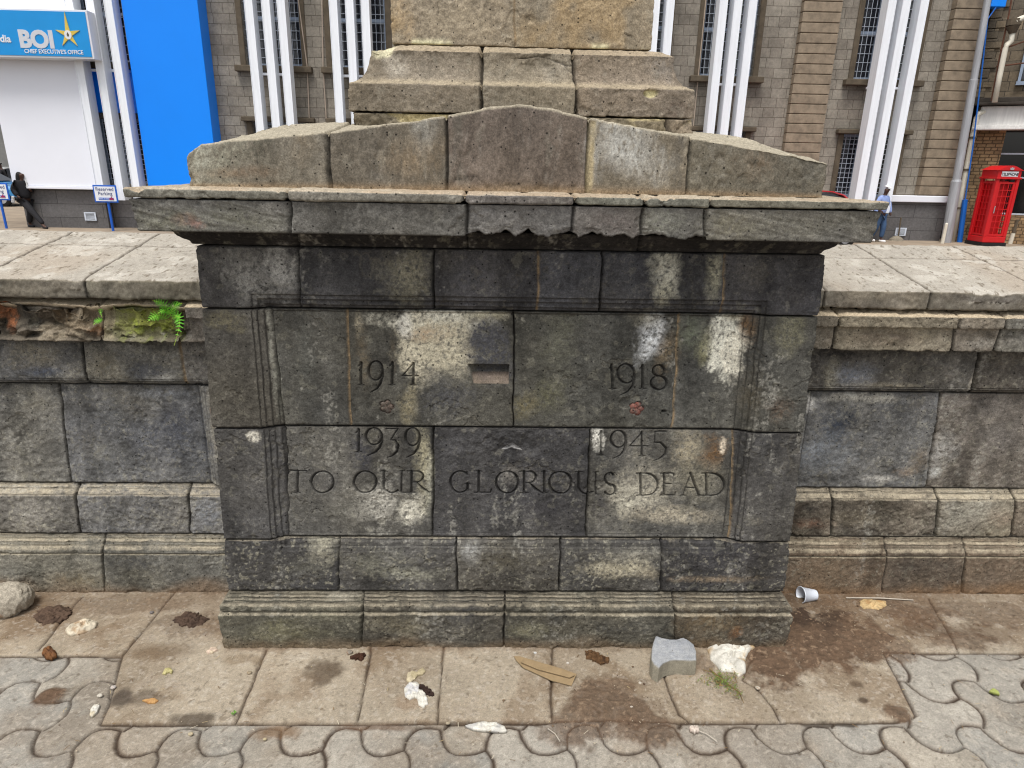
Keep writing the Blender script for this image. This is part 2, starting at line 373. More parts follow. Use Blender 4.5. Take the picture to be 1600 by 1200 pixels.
# ---- lettering, cut as V grooves
K, H_ = .0066, .0038
def arc(cx, cy, rx, ry, a0, a1, w0=None, w1=None, n=26):
    """stress: thick at the sides, thin at top and bottom"""
    out = []
    for i in range(n+1):
        t = math.radians(a0+(a1-a0)*i/n); s_ = abs(math.cos(t-.25))
        w_ = H_+(K-H_)*s_ if w0 is None else w0+(w1-w0)*i/n
        out.append((cx+rx*math.cos(t), cy+ry*math.sin(t), w_))
    return out
def L_(*p, w=K): return [(x, y, w) for x, y in p]
def serif(x, y, r=.13): return [(x-r, y, H_*.6), (x, y, H_*1.1), (x+r, y, H_*.6)]
G = {
 'T': [L_((.5, 1), (.5, 0)), L_((0, 1), (1, 1), w=H_), L_((0, 1), (.02, .9), w=H_*.8), L_((1, 1), (.98, .9), w=H_*.8), serif(.5, 0, .17)],
 'O': [arc(.5, .5, .5, .5, 0, 360, n=44)],
 'U': [L_((.16, 1), (.16, .3)), arc(.47, .3, .31, .3, 180, 320), L_((.84, 1), (.84, 0), w=H_*1.3), serif(.16, 1, .16), serif(.84, 1, .13), L_((.84, 0), (1, 0), w=H_*.8)],
 'R': [L_((.2, 1), (.2, 0)), L_((.0, 1), (.45, 1), w=H_), arc(.42, .745, .3, .255, 90, -90), L_((.2, .49), (.45, .49), w=H_), [(.42, .49, H_), (.7, .2, K), (1.0, 0, H_)], serif(.2, 0, .2)],
 'G': [arc(.5, .5, .5, .5, 48, 318, n=36), L_((.88, .42), (.88, .1)), serif(.88, .42, .14), L_((.86, .83), (.84, .98), w=H_)],
 'L': [L_((.25, 1), (.25, 0)), serif(.25, 1, .2), L_((0, 0), (.95, 0), w=H_), L_((.95, 0), (1, .16), w=H_)],
 'I': [L_((.5, 1), (.5, 0)), serif(.5, 1, .4), serif(.5, 0, .4)],
 'S': [arc(.5, .74, .36, .26, 35, 250, n=18), [(.38, .50, K), (.62, .42, K*1.1)], arc(.5, .24, .42, .25, 60, -150, n=18), L_((.8, .9), (.84, 1), w=H_*.8), L_((.12, .12), (.08, 0), w=H_*.8)],
 'D': [L_((.2, 1), (.2, 0)), L_((0, 1), (.45, 1), w=H_), L_((0, 0), (.45, 0), w=H_), arc(.42, .5, .58, .5, 90, -90, n=30)],
 'E': [L_((.25, 1), (.25, 0)), L_((0, 1), (.9, 1), w=H_), L_((.25, .52), (.75, .52), w=H_), L_((0, 0), (1, 0), w=H_), L_((.9, 1), (.92, .88), w=H_), L_((1, 0), (1.04, .14), w=H_)],
 'A': [L_((.5, 1), (.12, 0), w=H_), L_((.48, 1.02), (.86, 0)), L_((.24, .35), (.74, .35), w=H_), serif(.12, 0, .14), serif(.88, 0, .14)],
 '1': [L_((.6, 1), (.6, 0)), L_((.3, .84), (.6, 1), w=H_), serif(.6, 0, .42)],
 '9': [arc(.5, .70, .47, .30, -30, 330, n=34), [(.97, .70, K), (.98, .55, K), (.86, .3, K), (.6, .12, H_*1.2), (.15, 0, H_*.7)]],
 '8': [arc(.5, .77, .36, .23, 0, 360, n=30), arc(.5, .27, .5, .28, 0, 360, n=34)],
 '4': [L_((.72, 1), (.72, 0)), L_((.72, 1), (0, .42), w=H_), L_((0, .42), (1.05, .42), w=H_), serif(.72, 0, .2)],
 '3': [L_((.05, 1), (.92, 1), w=H_), L_((.92, 1), (.4, .62), w=H_), [(.4, .62, H_), (.7, .6, K*.8), (.95, .42, K), (.85, .2, K), (.5, .05, H_), (.15, 0, H_*.6)]],
 '5': [L_((.3, 1), (.95, 1), w=K*.7), L_((.3, 1), (.22, .62), w=H_), [(.22, .62, H_), (.6, .62, K*.8), (.95, .42, K), (.9, .22, K), (.5, .05, H_), (.1, -.02, H_*.6)]],
}
TXT1 = [('1', 554, 567, 569, 604), ('9', 573, 596, 567, 616), ('1', 603, 616, 569, 604), ('4', 627, 651, 570, 604),
        ('1', 951, 964, 573, 610), ('9', 967, 995, 572, 620), ('1', 999, 1012, 573, 610), ('8', 1020, 1045, 573, 611)]
TXT2 = [('1', 551, 564, 673, 708), ('9', 569, 596, 671, 714), ('3', 601, 622, 672, 717), ('9', 631, 655, 671, 717),
        ('1', 932, 946, 676, 713), ('9', 955, 980, 675, 718), ('4', 985, 1012, 677, 714), ('5', 1018, 1044, 676, 721),
        ('T', 449, 478, 737, 771), ('O', 485, 520, 738, 771), ('O', 552, 587, 738, 771), ('U', 592, 633, 738, 771), ('R', 635, 670, 738, 771),
        ('G', 703, 734, 738, 771), ('L', 741, 768, 738, 771), ('O', 775, 810, 738.5, 772), ('R', 812, 848, 739, 772), ('I', 845, 857, 739, 772),
        ('O', 859, 894, 739, 773), ('U', 899, 938, 739, 773), ('S', 943, 964, 740, 774), ('D', 995, 1029, 741, 775), ('E', 1033, 1056, 741, 775),
        ('A', 1064, 1098, 741, 775), ('D', 1098, 1133, 741, 775)]
def carve(X, Z, txt, Y=2.155, depth=.010):
    d = np.zeros(len(X))
    for ch, x0, x1, yt, yb_ in txt:
        ax, at_ = onY(x0, yt, Y); bx, _ = onY(x1, yt, Y); cx, zb = onY((x0+x1)/2, yb_, Y)
        ax0, _ = onY(x0, yb_, Y); hgt = at_-zb; wd = bx-ax; sh = ax-ax0
        m = (X > ax-.03) & (X < bx+.03) & (Z > zb-.02) & (Z < at_+.02)
        idx = np.nonzero(m)[0]; x, z = X[idx], Z[idx]; best = np.zeros(len(idx))
        for stq in G[ch]:
            pts = [(ax0+sh*p[1]+p[0]*wd, zb+p[1]*hgt, p[2]) for p in stq]
            for (xa, za, wa), (xb, zb2, wb) in zip(pts[:-1], pts[1:]):
                dx, dz = xb-xa, zb2-za; l2 = dx*dx+dz*dz+1e-12
                t = np.clip(((x-xa)*dx+(z-za)*dz)/l2, 0, 1)
                dd = np.hypot(x-xa-t*dx, z-za-t*dz); ww = (wa+(wb-wa)*t)*.86
                best = np.maximum(best, np.clip((ww-dd)*2.1, 0, depth))
        d[idx] = np.maximum(d[idx], best)
    return d
# ------------------------------------------------------------------ the memorial pedestal
mem = thing('war_memorial', (0.06, 2.98, 0), 'dark volcanic stone war memorial pedestal carved TO OUR GLORIOUS DEAD with dates', 'memorial')
DK = lin(70, 69, 68); DK2 = lin(62, 62, 64); GR = lin(88, 86, 76); BR = lin(98, 90, 78); LT = lin(122, 118, 104); WH = (205, 200, 188); CRM = (184, 178, 160); OLV = (120, 116, 88)
PAN = (-.803, .912, .402, 1.338)

# foot course with its torus moulding
J = [jx((568, 912), (568, 1012)), jx((789, 914), (786, 1012)), jx((1052, 916), (1049, 1012))]
def foot_extra(X, Z, Y, S, NZ, disp, dz, c, bid, dist):
    q = ss(.06, .0, Z+.03*fbm(X, Z, 6, 3, 5)); c = mixc(c, lin(118, 98, 74), .55*q)
    t = np.clip((Z-.166)/.06, 0, 1); lt = np.exp(-((Z-.160)/.0045)**2); c = mixc(c, lin(150, 142, 122), .4*lt*np.clip(.6+1.1*fbm(X, Z, 20, 4, 9), 0, 1.4))
    return disp, dz, c
dep = [(460, 926, 70, 12, (150, 146, 126), .75, 2), (540, 935, 30, 10, CRM, .4, 2), (640, 925, 60, 10, (140, 136, 118), .4, 2), (900, 926, 110, 10, (165, 160, 140), .6, 2),
       (1130, 928, 50, 9, CRM, .5, 2), (1010, 930, 40, 6, CRM, .5, 2), (440, 985, 60, 22, OLV, .5, 1.5), (520, 960, 40, 18, (150, 146, 122), .35, 1.2), (620, 975, 50, 22, (128, 120, 98), .5, 1.2), (720, 960, 45, 25, (50, 52, 58), .6, 1.2),
       (830, 985, 35, 18, (140, 136, 108), .5, 1.3), (870, 965, 20, 15, (40, 42, 44), .6, 1.3), (960, 985, 50, 22, (58, 60, 62), .5, 1.2), (1110, 975, 70, 30, (110, 92, 66), .7, 1.2), (1180, 965, 30, 25, (60, 52, 44), .5, 1.2), (1150, 990, 12, 14, (140, 95, 55), .4, 1.5)]
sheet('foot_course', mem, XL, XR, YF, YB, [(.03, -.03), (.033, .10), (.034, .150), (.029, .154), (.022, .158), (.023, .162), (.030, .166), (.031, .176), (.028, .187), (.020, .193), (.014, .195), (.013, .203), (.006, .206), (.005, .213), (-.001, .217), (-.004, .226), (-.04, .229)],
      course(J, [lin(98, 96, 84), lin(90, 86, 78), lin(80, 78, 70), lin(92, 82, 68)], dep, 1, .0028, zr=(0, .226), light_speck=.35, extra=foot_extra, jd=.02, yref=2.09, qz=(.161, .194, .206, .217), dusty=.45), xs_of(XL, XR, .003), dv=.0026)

# base course
J = [jx((528, 830), (528, 908)), jx((712, 830), (714, 908)), jx((876, 832), (874, 908)), jx((1036, 834), (1034, 908))]
dep = [(505, 852, 34, 28, (165, 160, 140), .6, 1.6), (480, 885, 35, 20, (110, 108, 96), .5, 1.3), (500, 835, 25, 6, WH, .6, 2), (600, 880, 50, 22, (130, 128, 112), .5, 1.1), (650, 893, 60, 12, (150, 148, 130), .6, 1.2), (695, 855, 18, 22, (60, 58, 60), .5, 1.2),
       (790, 835, 75, 7, WH, .8, 2), (735, 862, 16, 18, (190, 190, 185), .5, 1.2), (800, 872, 60, 22, (100, 94, 78), .5, 1.2), (990, 868, 60, 13, (170, 165, 148), .55, 1.2), (965, 886, 62, 16, (172, 164, 140), .8, 1.5), (1010, 895, 25, 12, (160, 150, 128), .6, 1.5), (930, 840, 50, 8, (140, 130, 112), .5, 2), (1065, 842, 35, 7, (170, 160, 138), .6, 2), (1120, 902, 60, 7, (150, 132, 108), .6, 1.5),
       (860, 890, 15, 15, (60, 60, 60), .5, 1), (1130, 865, 60, 25, (52, 50, 54), .5, 1)]
def base_panel(X, Z):
    return None
sheet('base_course', mem, XL, XR, YF, YB, [(-.04, .2335), (-.002, .235), (0, .238), (0, .33), (-.0045, .441), (-.04, .4465)],
      course(J, [DK2, lin(84, 82, 78), lin(90, 86, 78), lin(78, 76, 72), lin(64, 62, 62)], dep, 2, .0028, zr=(.235, .445), panel=(-.772, .880, .400, 1.338, .055, None, .0), light_speck=.45, jd=.02, dusty=.4), xs_of(XL, XR, .0027), dv=.0024)

# lower panel course with TO OUR GLORIOUS DEAD
J = [jx((438, 662), (445, 828)), jx((675, 664), (674, 826)), jx((926, 668), (918, 830), 1), jx((1152, 672), (1144, 830), 1)]
J = [jx((438, 662), (445, 828)), jx((675, 664), (674, 826)), jx((926, 668), (918, 830)), jx((1152, 672), (1144, 830), 1)]
dep = [(391, 684, 9, 9, (200, 195, 180), .9, 3), (585, 790, 34, 26, (180, 176, 164), .75, 1.8), (545, 800, 40, 18, (120, 118, 108), .5, 1.2), (658, 730, 13, 70, (165, 158, 130), .75, 1.6), (640, 802, 24, 26, (215, 210, 192), .8, 1.6), (668, 760, 8, 50, (170, 168, 150), .6, 1.5), (620, 740, 30, 20, (95, 92, 84), .4, 1),
       (938, 690, 10, 22, (215, 212, 200), .95, 2.5), (985, 705, 30, 30, (135, 130, 120), .5, 1.2), (1010, 775, 62, 52, (185, 178, 158), .75, 1.2), (985, 790, 26, 30, (200, 195, 175), .6, 1.2), (1085, 705, 22, 42, (160, 150, 126), .8, 1.5), (1118, 712, 18, 42, (128, 96, 60), .65, 1.4), (1100, 760, 34, 35, (150, 144, 124), .6, 1.2), (1060, 812, 80, 18, (180, 170, 148), .7, 1.3), (940, 790, 14, 30, (70, 68, 68), .6, 1.5), (1133, 700, 5, 16, (230, 215, 190), .7, 2),
       (795, 752, 15, 18, (135, 130, 122), .6, 1.3), (830, 755, 20, 16, (110, 106, 102), .5, 1.2), (505, 755, 22, 16, (52, 52, 58), .5, 1.2), (560, 712, 16, 34, (48, 50, 62), .6, 1.4), (720, 690, 40, 26, (90, 89, 90), .4, 1), (860, 800, 60, 25, (54, 52, 56), .5, 1)]
def low_extra(X, Z, Y, S, NZ, disp, dz, c, bid, dist):
    f = (S == 0); cv = carve(X, Z, TXT2)*f; disp = disp-cv
    c = mixc(c, lin(30, 29, 28), np.clip(cv/.004, 0, 1)*.66)  # letter cuts darkened in colour to strengthen their shade
    # rough upper half of the middle stone
    m = np.exp(-((X-onY(790, 690)[0])/.2)**4)*ss(.70, .78, Z)*(bid == 2); disp = disp+m*.006*fbm(X, Z, 26, 4, 77)
    # small triangular spall above the word GLORIOUS
    x0, z0 = onY(800, 702, 2.155); u = np.abs(X-x0)/.034; v = (Z-z0)/.028
    tri = (v > -.28+.35*np.clip(1-u*1.6, 0, 1)) & (v+u*.9 < .78) & f
    disp = np.where(tri, disp-.012*np.clip(v+.3, 0, .9)-.001, disp); c = np.where(tri[:, None], mixc(c, lin(150, 148, 146), np.full(len(X), .75)), c)
    return disp, dz, c
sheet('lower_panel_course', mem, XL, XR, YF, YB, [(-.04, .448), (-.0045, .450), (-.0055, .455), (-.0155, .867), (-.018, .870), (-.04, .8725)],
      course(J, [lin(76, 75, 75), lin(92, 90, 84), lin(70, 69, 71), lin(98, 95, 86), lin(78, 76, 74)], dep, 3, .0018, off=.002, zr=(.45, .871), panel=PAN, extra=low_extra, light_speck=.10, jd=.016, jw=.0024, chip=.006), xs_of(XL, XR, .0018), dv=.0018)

# upper panel course with the dates of the first war
J = [jx((416, 484), (438, 662)), jx((537, 486), (543, 660), 1), jx((803, 490), (803, 662)), jx((1069, 492), (1056, 668), 1)]
dep = [(700, 506, 92, 24, (198, 194, 176), 1, 3.0), (652, 545, 36, 58, (190, 182, 158), .95, 2.8), (700, 548, 50, 38, (182, 174, 150), .92, 2.6), (668, 528, 36, 14, (168, 138, 106), .5, 1.4), (628, 510, 12, 25, (205, 202, 190), .8, 2), (637, 640, 14, 34, (150, 140, 110), .6, 1.4), (770, 500, 36, 10, (160, 154, 128), .7, 1.8), (768, 556, 34, 42, (72, 72, 75), .95, 2.6), (700, 625, 40, 35, (72, 73, 78), .6, 1.5),
       (1024, 530, 23, 42, (190, 192, 192), .85, 1.7), (1015, 500, 24, 15, (150, 145, 126), .5, 1.4), (1047, 555, 16, 42, (130, 112, 84), .5, 1.4), (1141, 548, 27, 50, (208, 206, 190), 1.0, 3.4), (1156, 560, 18, 40, (205, 200, 182), 1.0, 3), (1107, 545, 12, 24, (146, 143, 108), .55, 1.4), (1086, 520, 20, 30, (110, 116, 96), .5, 1.2), (1176, 515, 14, 34, (122, 92, 58), .6, 1.4), (1243, 520, 22, 34, (112, 109, 88), .6, 2.4), (1150, 498, 20, 10, (150, 140, 110), .5, 1.5),
       (418, 545, 4, 80, (165, 164, 150), .6, 1.3), (430, 600, 5, 60, (140, 140, 126), .5, 1.2), (348, 503, 26, 16, (110, 104, 82), .6, 2), (470, 560, 14, 60, (96, 98, 92), .35, 1.1), (560, 560, 10, 60, (104, 92, 72), .5, 1.2), (555, 510, 6, 22, (175, 165, 140), .5, 1.4), (610, 560, 6, 40, (104, 92, 72), .3, 1.2), (880, 540, 28, 70, (112, 112, 92), .4, 1.1), (820, 640, 20, 22, (122, 112, 76), .5, 1.4), (860, 630, 24, 24, (112, 110, 84), .5, 1.2), (1225, 640, 22, 20, (112, 84, 62), .35, 1.2), (1180, 620, 25, 40, (92, 84, 66), .5, 1.1)]
def up_extra(X, Z, Y, S, NZ, disp, dz, c, bid, dist):
    f = (S == 0); cv = carve(X, Z, TXT1)*f; disp = disp-cv
    c = mixc(c, lin(30, 29, 28), np.clip(cv/.004, 0, 1)*.66)  # dark tone painted into the numeral cuts as extra shade
    # oblong mortise (the dash between the years) with a sloping sill
    xa, za = onY(735, 586, 2.155); xb, _ = onY(797, 586, 2.155); hz = .034
    q = f & (X > xa-.010*(Z-za)/hz) & (X < xb-.004) & (np.abs(Z-za) < hz)
    prof = np.interp(Z-za, [-hz, .0, .012, .026, hz], [0, -.030, -.032, -.030, -.001])
    disp = np.where(q, disp+prof, disp); c = np.where((q & (Z < za))[:, None], mixc(c, lin(128, 112, 98), np.full(len(X), .55)), c); c = np.where((q & (Z >= za+.006))[:, None], c*.8, c)
    # two small carved rosettes, traces of red paint on the second
    for (px, py, red) in ((602, 638, .07), (997, 641, .42)):
        x0, z0 = onY(px, py, 2.155); r = np.hypot(X-x0, Z-z0); th = np.arctan2(Z-z0, X-x0)
        pet = .026*(.72+.28*np.abs(np.cos(th*2.5))); m = f & (r < pet)
        h = .005*np.sin(np.clip(r/.026, 0, 1)*math.pi)*(.4+.6*np.abs(np.cos(th*2.5)))-.004
        disp = np.where(m, disp+h, disp); ring = np.exp(-((r-pet)/.0022)**2)*f; disp = disp-.003*ring
        c = mixc(c, lin(35, 30, 28), ring*.5*(r < .04)); rm = m*red*(.4+.6*((Z < z0) & (X > x0) if red > .5 else 1.)); c = mixc(c, lin(170, 78, 62), rm*np.clip(.6+.5*fbm(X, Z, 150, 2, 3), 0, 1))
    # worn hollow in the long stone left of 1918
    x0, z0 = onY(905, 580); r = np.hypot((X-x0)/.16, (Z-z0)/.13); disp = disp+.0055*np.exp(-r**2)*fbm(X, Z, 15, 5, 81); 
    x0, z0 = onY(1043, 649); hole = np.exp(-(((X-x0)/.008)**2+((Z-z0)/.005)**2)**2); disp = disp-.014*hole; c = mixc(c, lin(20, 18, 16), hole*.8)
    g = ss(.95, 1.2, Z)*0; return disp, dz, c
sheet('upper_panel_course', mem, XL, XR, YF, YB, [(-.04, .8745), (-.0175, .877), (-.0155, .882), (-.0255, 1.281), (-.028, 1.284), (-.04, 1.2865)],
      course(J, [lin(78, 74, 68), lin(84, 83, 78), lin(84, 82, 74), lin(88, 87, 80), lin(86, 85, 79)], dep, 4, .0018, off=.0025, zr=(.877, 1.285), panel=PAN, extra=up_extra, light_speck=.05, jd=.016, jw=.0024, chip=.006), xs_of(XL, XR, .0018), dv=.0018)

# frieze
J = [jx((463, 385), (464, 480)), jx((674, 388), (675, 482)), jx((842, 390), (841, 484), 1), jx((944, 392), (941, 486)), jx((1138, 394), (1133, 488), 1)]
dep = [(380, 425, 34, 48, (150, 148, 140), .65, 1.5), (435, 430, 22, 38, (170, 168, 160), .7, 1.5), (628, 425, 34, 34, (150, 144, 120), .6, 1.2), (640, 460, 20, 18, (120, 116, 96), .4, 1.2), (1038, 425, 20, 46, (185, 182, 164), .8, 1.6), (1036, 460, 14, 22, (150, 145, 120), .5, 1.4), (1118, 430, 15, 45, (170, 166, 140), .65, 1.3), (1180, 430, 25, 20, (105, 100, 88), .4, 1.2), (700, 410, 22, 16, (92, 88, 80), .5, 1.2), (1250, 460, 25, 18, (80, 76, 72), .4, 1.2)]
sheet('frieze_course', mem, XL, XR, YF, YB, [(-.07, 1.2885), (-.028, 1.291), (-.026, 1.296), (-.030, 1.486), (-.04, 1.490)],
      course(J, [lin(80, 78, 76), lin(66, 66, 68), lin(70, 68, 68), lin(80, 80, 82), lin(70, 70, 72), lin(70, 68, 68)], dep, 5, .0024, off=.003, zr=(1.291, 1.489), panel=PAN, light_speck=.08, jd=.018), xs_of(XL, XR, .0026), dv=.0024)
# near-black bed moulding under the cornice
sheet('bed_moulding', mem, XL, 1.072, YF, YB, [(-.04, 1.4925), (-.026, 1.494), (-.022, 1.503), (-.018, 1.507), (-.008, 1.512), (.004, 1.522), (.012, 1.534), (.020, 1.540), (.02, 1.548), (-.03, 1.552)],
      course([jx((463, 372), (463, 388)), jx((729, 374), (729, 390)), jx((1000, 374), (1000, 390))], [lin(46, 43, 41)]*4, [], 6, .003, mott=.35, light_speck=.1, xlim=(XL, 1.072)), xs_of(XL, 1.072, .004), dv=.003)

# cornice: drip face with its broken lower arris, upper fillet set proud
CY = 2.02; CXR = 1.068
J = [jx((449, 305), (449, 368), Y=CY), jx((730, 318), (728, 372), Y=CY), jx((897, 318), (896, 375), Y=CY), jx((1009, 320), (1006, 378), Y=CY), jx((1107, 312), (1105, 378), Y=CY)]
chipx = [onY(x, 370, CY)[0] for x in (722, 730, 745, 760, 790, 806, 826, 838, 858, 880, 895, 905, 925, 950, 975, 990, 1010, 1025, 1050, 1075, 1090, 1110, 1130)]
chipz = [0, .004, .012, .002, .020, .0, .024, .006, .0, .016, .020, .0, .022, .002, .014, .0, .012, .020, .004, .0, .014, .0, 0]
dep = [(283, 344, 18, 9, (158, 92, 80), .55, 1.4), (300, 352, 12, 6, (170, 80, 70), .5, 1.5), (260, 345, 40, 22, (128, 128, 100), .5, 1.2), (360, 345, 70, 20, (132, 132, 106), .4, 1.1), (1150, 345, 40, 26, (140, 132, 100), .5, 1.2), (1230, 350, 110, 26, (128, 124, 100), .4, 1), (1040, 345, 40, 22, (138, 140, 118), .5, 1.2), (960, 345, 40, 22, (110, 98, 92), .6, 1.3)]
def corn_extra(X, Z, Y, S, NZ, disp, dz, c, bid, dist):
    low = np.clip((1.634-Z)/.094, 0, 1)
    chip = np.interp(X, chipx, chipz)*(S == 0); chip = chip*.7+(chip > .002)*.65*(.012*np.abs(((X*13+.6*fbm(X, X*0, 9, 3, 4)) % 1)-.5)+.006*np.abs(((X*41) % 1)-.5)+.004*fbm(X, X*0, 60, 3, 3)); up = ss(.55, .97, low)
    dz = dz+up*chip*1.1*(Z < 1.634); disp = disp-.004*up*(chip > .006)*fbm(X, Z, 30, 4, 15)
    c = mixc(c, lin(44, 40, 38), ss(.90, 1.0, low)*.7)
    tool = fbm(X*.35+Z*1.6, (Z-X*.7)*.25, 70, 3, 8)     # diagonal tooling
    disp = disp+.0014*tool*((bid == 0) | (bid == 5)); c = c*(1+.10*tool)[:, None]
    return disp, dz, c
CT = [lin(119, 116, 106), lin(116, 113, 104), lin(113, 110, 106), lin(113, 107, 101), lin(124, 121, 113), lin(124, 120, 108)]
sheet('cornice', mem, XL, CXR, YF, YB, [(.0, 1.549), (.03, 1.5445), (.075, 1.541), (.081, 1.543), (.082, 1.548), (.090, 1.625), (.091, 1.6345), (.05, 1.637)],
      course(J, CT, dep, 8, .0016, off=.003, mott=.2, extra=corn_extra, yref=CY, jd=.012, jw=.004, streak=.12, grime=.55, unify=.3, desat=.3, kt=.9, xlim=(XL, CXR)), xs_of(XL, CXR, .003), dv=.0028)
J2 = [jx((447, 296), (447, 318), Y=CY), jx((726, 306), (725, 322), Y=CY), jx((898, 308), (897, 326), Y=CY), jx((1009, 310), (1009, 328), Y=CY), jx((1112, 312), (1112, 330), Y=CY)]
def fil_extra(X, Z, Y, S, NZ, disp, dz, c, bid, dist):
    q = np.clip(fbm(X, X*0+2, 9, 5, 12, .6)-.45, 0, 1)*(S == 0); dz = dz-.020*np.clip(q*2, 0, 1)*ss(1.645, 1.665, Z)
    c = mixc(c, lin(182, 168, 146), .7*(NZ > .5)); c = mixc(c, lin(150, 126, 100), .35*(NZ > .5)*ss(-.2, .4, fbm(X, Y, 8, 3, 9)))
    return disp, dz, c
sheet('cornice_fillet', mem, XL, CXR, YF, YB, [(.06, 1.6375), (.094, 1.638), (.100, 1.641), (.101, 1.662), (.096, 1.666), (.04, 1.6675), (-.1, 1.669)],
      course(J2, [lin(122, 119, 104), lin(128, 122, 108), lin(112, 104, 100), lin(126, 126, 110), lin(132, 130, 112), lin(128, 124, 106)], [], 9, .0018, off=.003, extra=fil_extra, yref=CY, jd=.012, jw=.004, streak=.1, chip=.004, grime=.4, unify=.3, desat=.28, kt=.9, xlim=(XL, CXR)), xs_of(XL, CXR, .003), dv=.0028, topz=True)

# gabled blocking course on the cornice (its top slopes to the sides and back towards the plinth)
WYF = 2.16
tx = np.array([-.952, -.935, -.904, -.819, -.508, -.149, -.033, .03, .064, .11, .161, .269, .593, 1.023, 1.04]); tz = np.array([1.745, 1.763, 1.784, 1.798, 1.833, 1.887, 1.911, 1.920, 1.922, 1.919, 1.911, 1.89, 1.841, 1.778, 1.77])
bx = np.array([-.95, -.916, -.739, -.551, .715, .87, 1.03]); bz = np.array([1.79, 1.814, 1.866, 1.874, 1.874, 1.866, 1.80])
def wedge_extra(X, Z, Y, S, NZ, disp, dz, c, bid, dist):
    zt = np.interp(X, tx, tz)+.0022*fbm(X, X*0, 26, 4, 4); zt = np.where(S != 0, np.interp(np.clip(X, -.95, 1.04), tx, tz)+(S != 0)*np.clip((Y-WYF)*.12, 0, .04), zt)
    f = np.clip((Z-1.668)/.095, 0, 1); back = np.clip((Y-WYF-.006)/.33, 0, 1)*(Z >= 1.7625)
    zb = np.maximum(np.interp(X, bx, bz), np.interp(X, tx, tz))
    dz = dz+np.where(Z >= 1.7625, zt+(zb-zt)*back-1.763, f*(zt-1.763))
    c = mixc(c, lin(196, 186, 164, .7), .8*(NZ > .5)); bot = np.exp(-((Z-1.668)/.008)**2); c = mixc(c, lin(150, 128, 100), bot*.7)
    # pale mortar band right of the middle stone
    x0 = onY(924, 240, WYF)[0]; band = np.exp(-((X-x0)/.011)**4)*(S == 0)*(NZ < .5); c = mixc(c, lin(176, 162, 128), band*.85*np.clip(.8+.6*fbm(X, Z, 40, 3, 5), 0, 1)); disp = disp-.004*band
    return disp, dz, c
J = [jx((512, 208), (516, 295), Y=WYF), jx((697, 182), (698, 298), Y=WYF), jx((918, 184), (916, 298), Y=WYF), jx((1078, 214), (1074, 302), Y=WYF)]
dep = [('crack', [(365, 240), (385, 233), (401, 226)], .002), ('crack', [(398, 228), (402, 248), (406, 268)], .0013), ('crack', [(360, 270), (368, 256), (362, 240)], .0015), ('crack', [(580, 208), (640, 205), (700, 206)], .0022), ('crack', [(583, 200), (584, 208)], .002), ('crack', [(545, 295), (520, 290), (513, 280)], .002), ('crack', [(705, 293), (730, 290), (760, 296), (900, 298)], .0022), ('crack', [(742, 218), (760, 216), (778, 222)], .002), ('crack', [(1160, 222), (1164, 232)], .0015), (340, 262, 40, 30, (160, 160, 136), .5, 1.2), (316, 250, 14, 30, (176, 176, 156), .6, 1.4), (400, 250, 26, 30, (86, 84, 70), .5, 1.2), (480, 240, 18, 30, (150, 130, 96), .4, 1.1), (660, 240, 18, 34, (172, 170, 158), .6, 1.5), (560, 235, 26, 26, (98, 92, 82), .5, 1.1), (640, 275, 50, 12, (158, 132, 92), .45, 1.2),
       (985, 268, 46, 20, (190, 190, 182), .75, 1.4), (1000, 240, 26, 12, (178, 178, 168), .6, 1.4), (955, 210, 26, 12, (160, 158, 142), .4, 1.3), (1060, 255, 12, 40, (80, 78, 74), .5, 1.3), (1130, 240, 30, 16, (126, 124, 110), .3, 1), (1180, 270, 40, 14, (150, 120, 84), .3, 1.1), (1275, 275, 16, 26, (90, 88, 80), .5, 1.3), (745, 190, 60, 14, (84, 76, 70), .5, 1.2), (880, 195, 40, 16, (92, 82, 74), .5, 1.2), (715, 255, 8, 40, (90, 86, 74), .6, 1.5), (370, 275, 60, 6, (130, 100, 70), .5, 1.4)]
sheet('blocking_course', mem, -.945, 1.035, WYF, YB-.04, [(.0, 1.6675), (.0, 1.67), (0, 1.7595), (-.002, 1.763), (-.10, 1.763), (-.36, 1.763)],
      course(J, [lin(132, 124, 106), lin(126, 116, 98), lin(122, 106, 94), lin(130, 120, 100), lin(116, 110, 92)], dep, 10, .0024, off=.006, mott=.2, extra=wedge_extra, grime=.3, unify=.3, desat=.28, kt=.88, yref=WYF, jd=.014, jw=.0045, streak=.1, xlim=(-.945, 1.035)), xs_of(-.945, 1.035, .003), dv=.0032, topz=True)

# plinth of the shaft: rubble-pointed low course, square block, cavetto
PX0, PX1, PYF, PYB = -.505, .675, 2.44, 3.52
J = [jx((550, 176), (550, 215), Y=2.45), jx((1040, 185), (1042, 215), Y=2.45)]
def under_extra(X, Z, Y, S, NZ, disp, dz, c, bid, dist):
    m = ss(-.05, .35, fbm(X*.5, Z, 15, 4, 3)); c = mixc(c, lin(190, 176, 132), m*.7); return disp-.004*m, dz, c
sheet('pointed_course', mem, PX0, PX1, PYF, PYB, [(-.006, 1.80), (-.006, 1.906), (-.03, 1.909)],
      course(J, [lin(126, 114, 96), lin(118, 108, 88), lin(132, 120, 104)], [], 12, .006, off=.004, grime=.3, unify=.15, kt=.88, yref=PYF, extra=under_extra, jd=.015, jw=.005, xlim=(PX0, PX1)), xs_of(PX0, PX1, .004), dv=.004)
J = [jx((751, 66), (752, 172), Y=2.45), jx((900, 66), (901, 178), Y=2.45)]
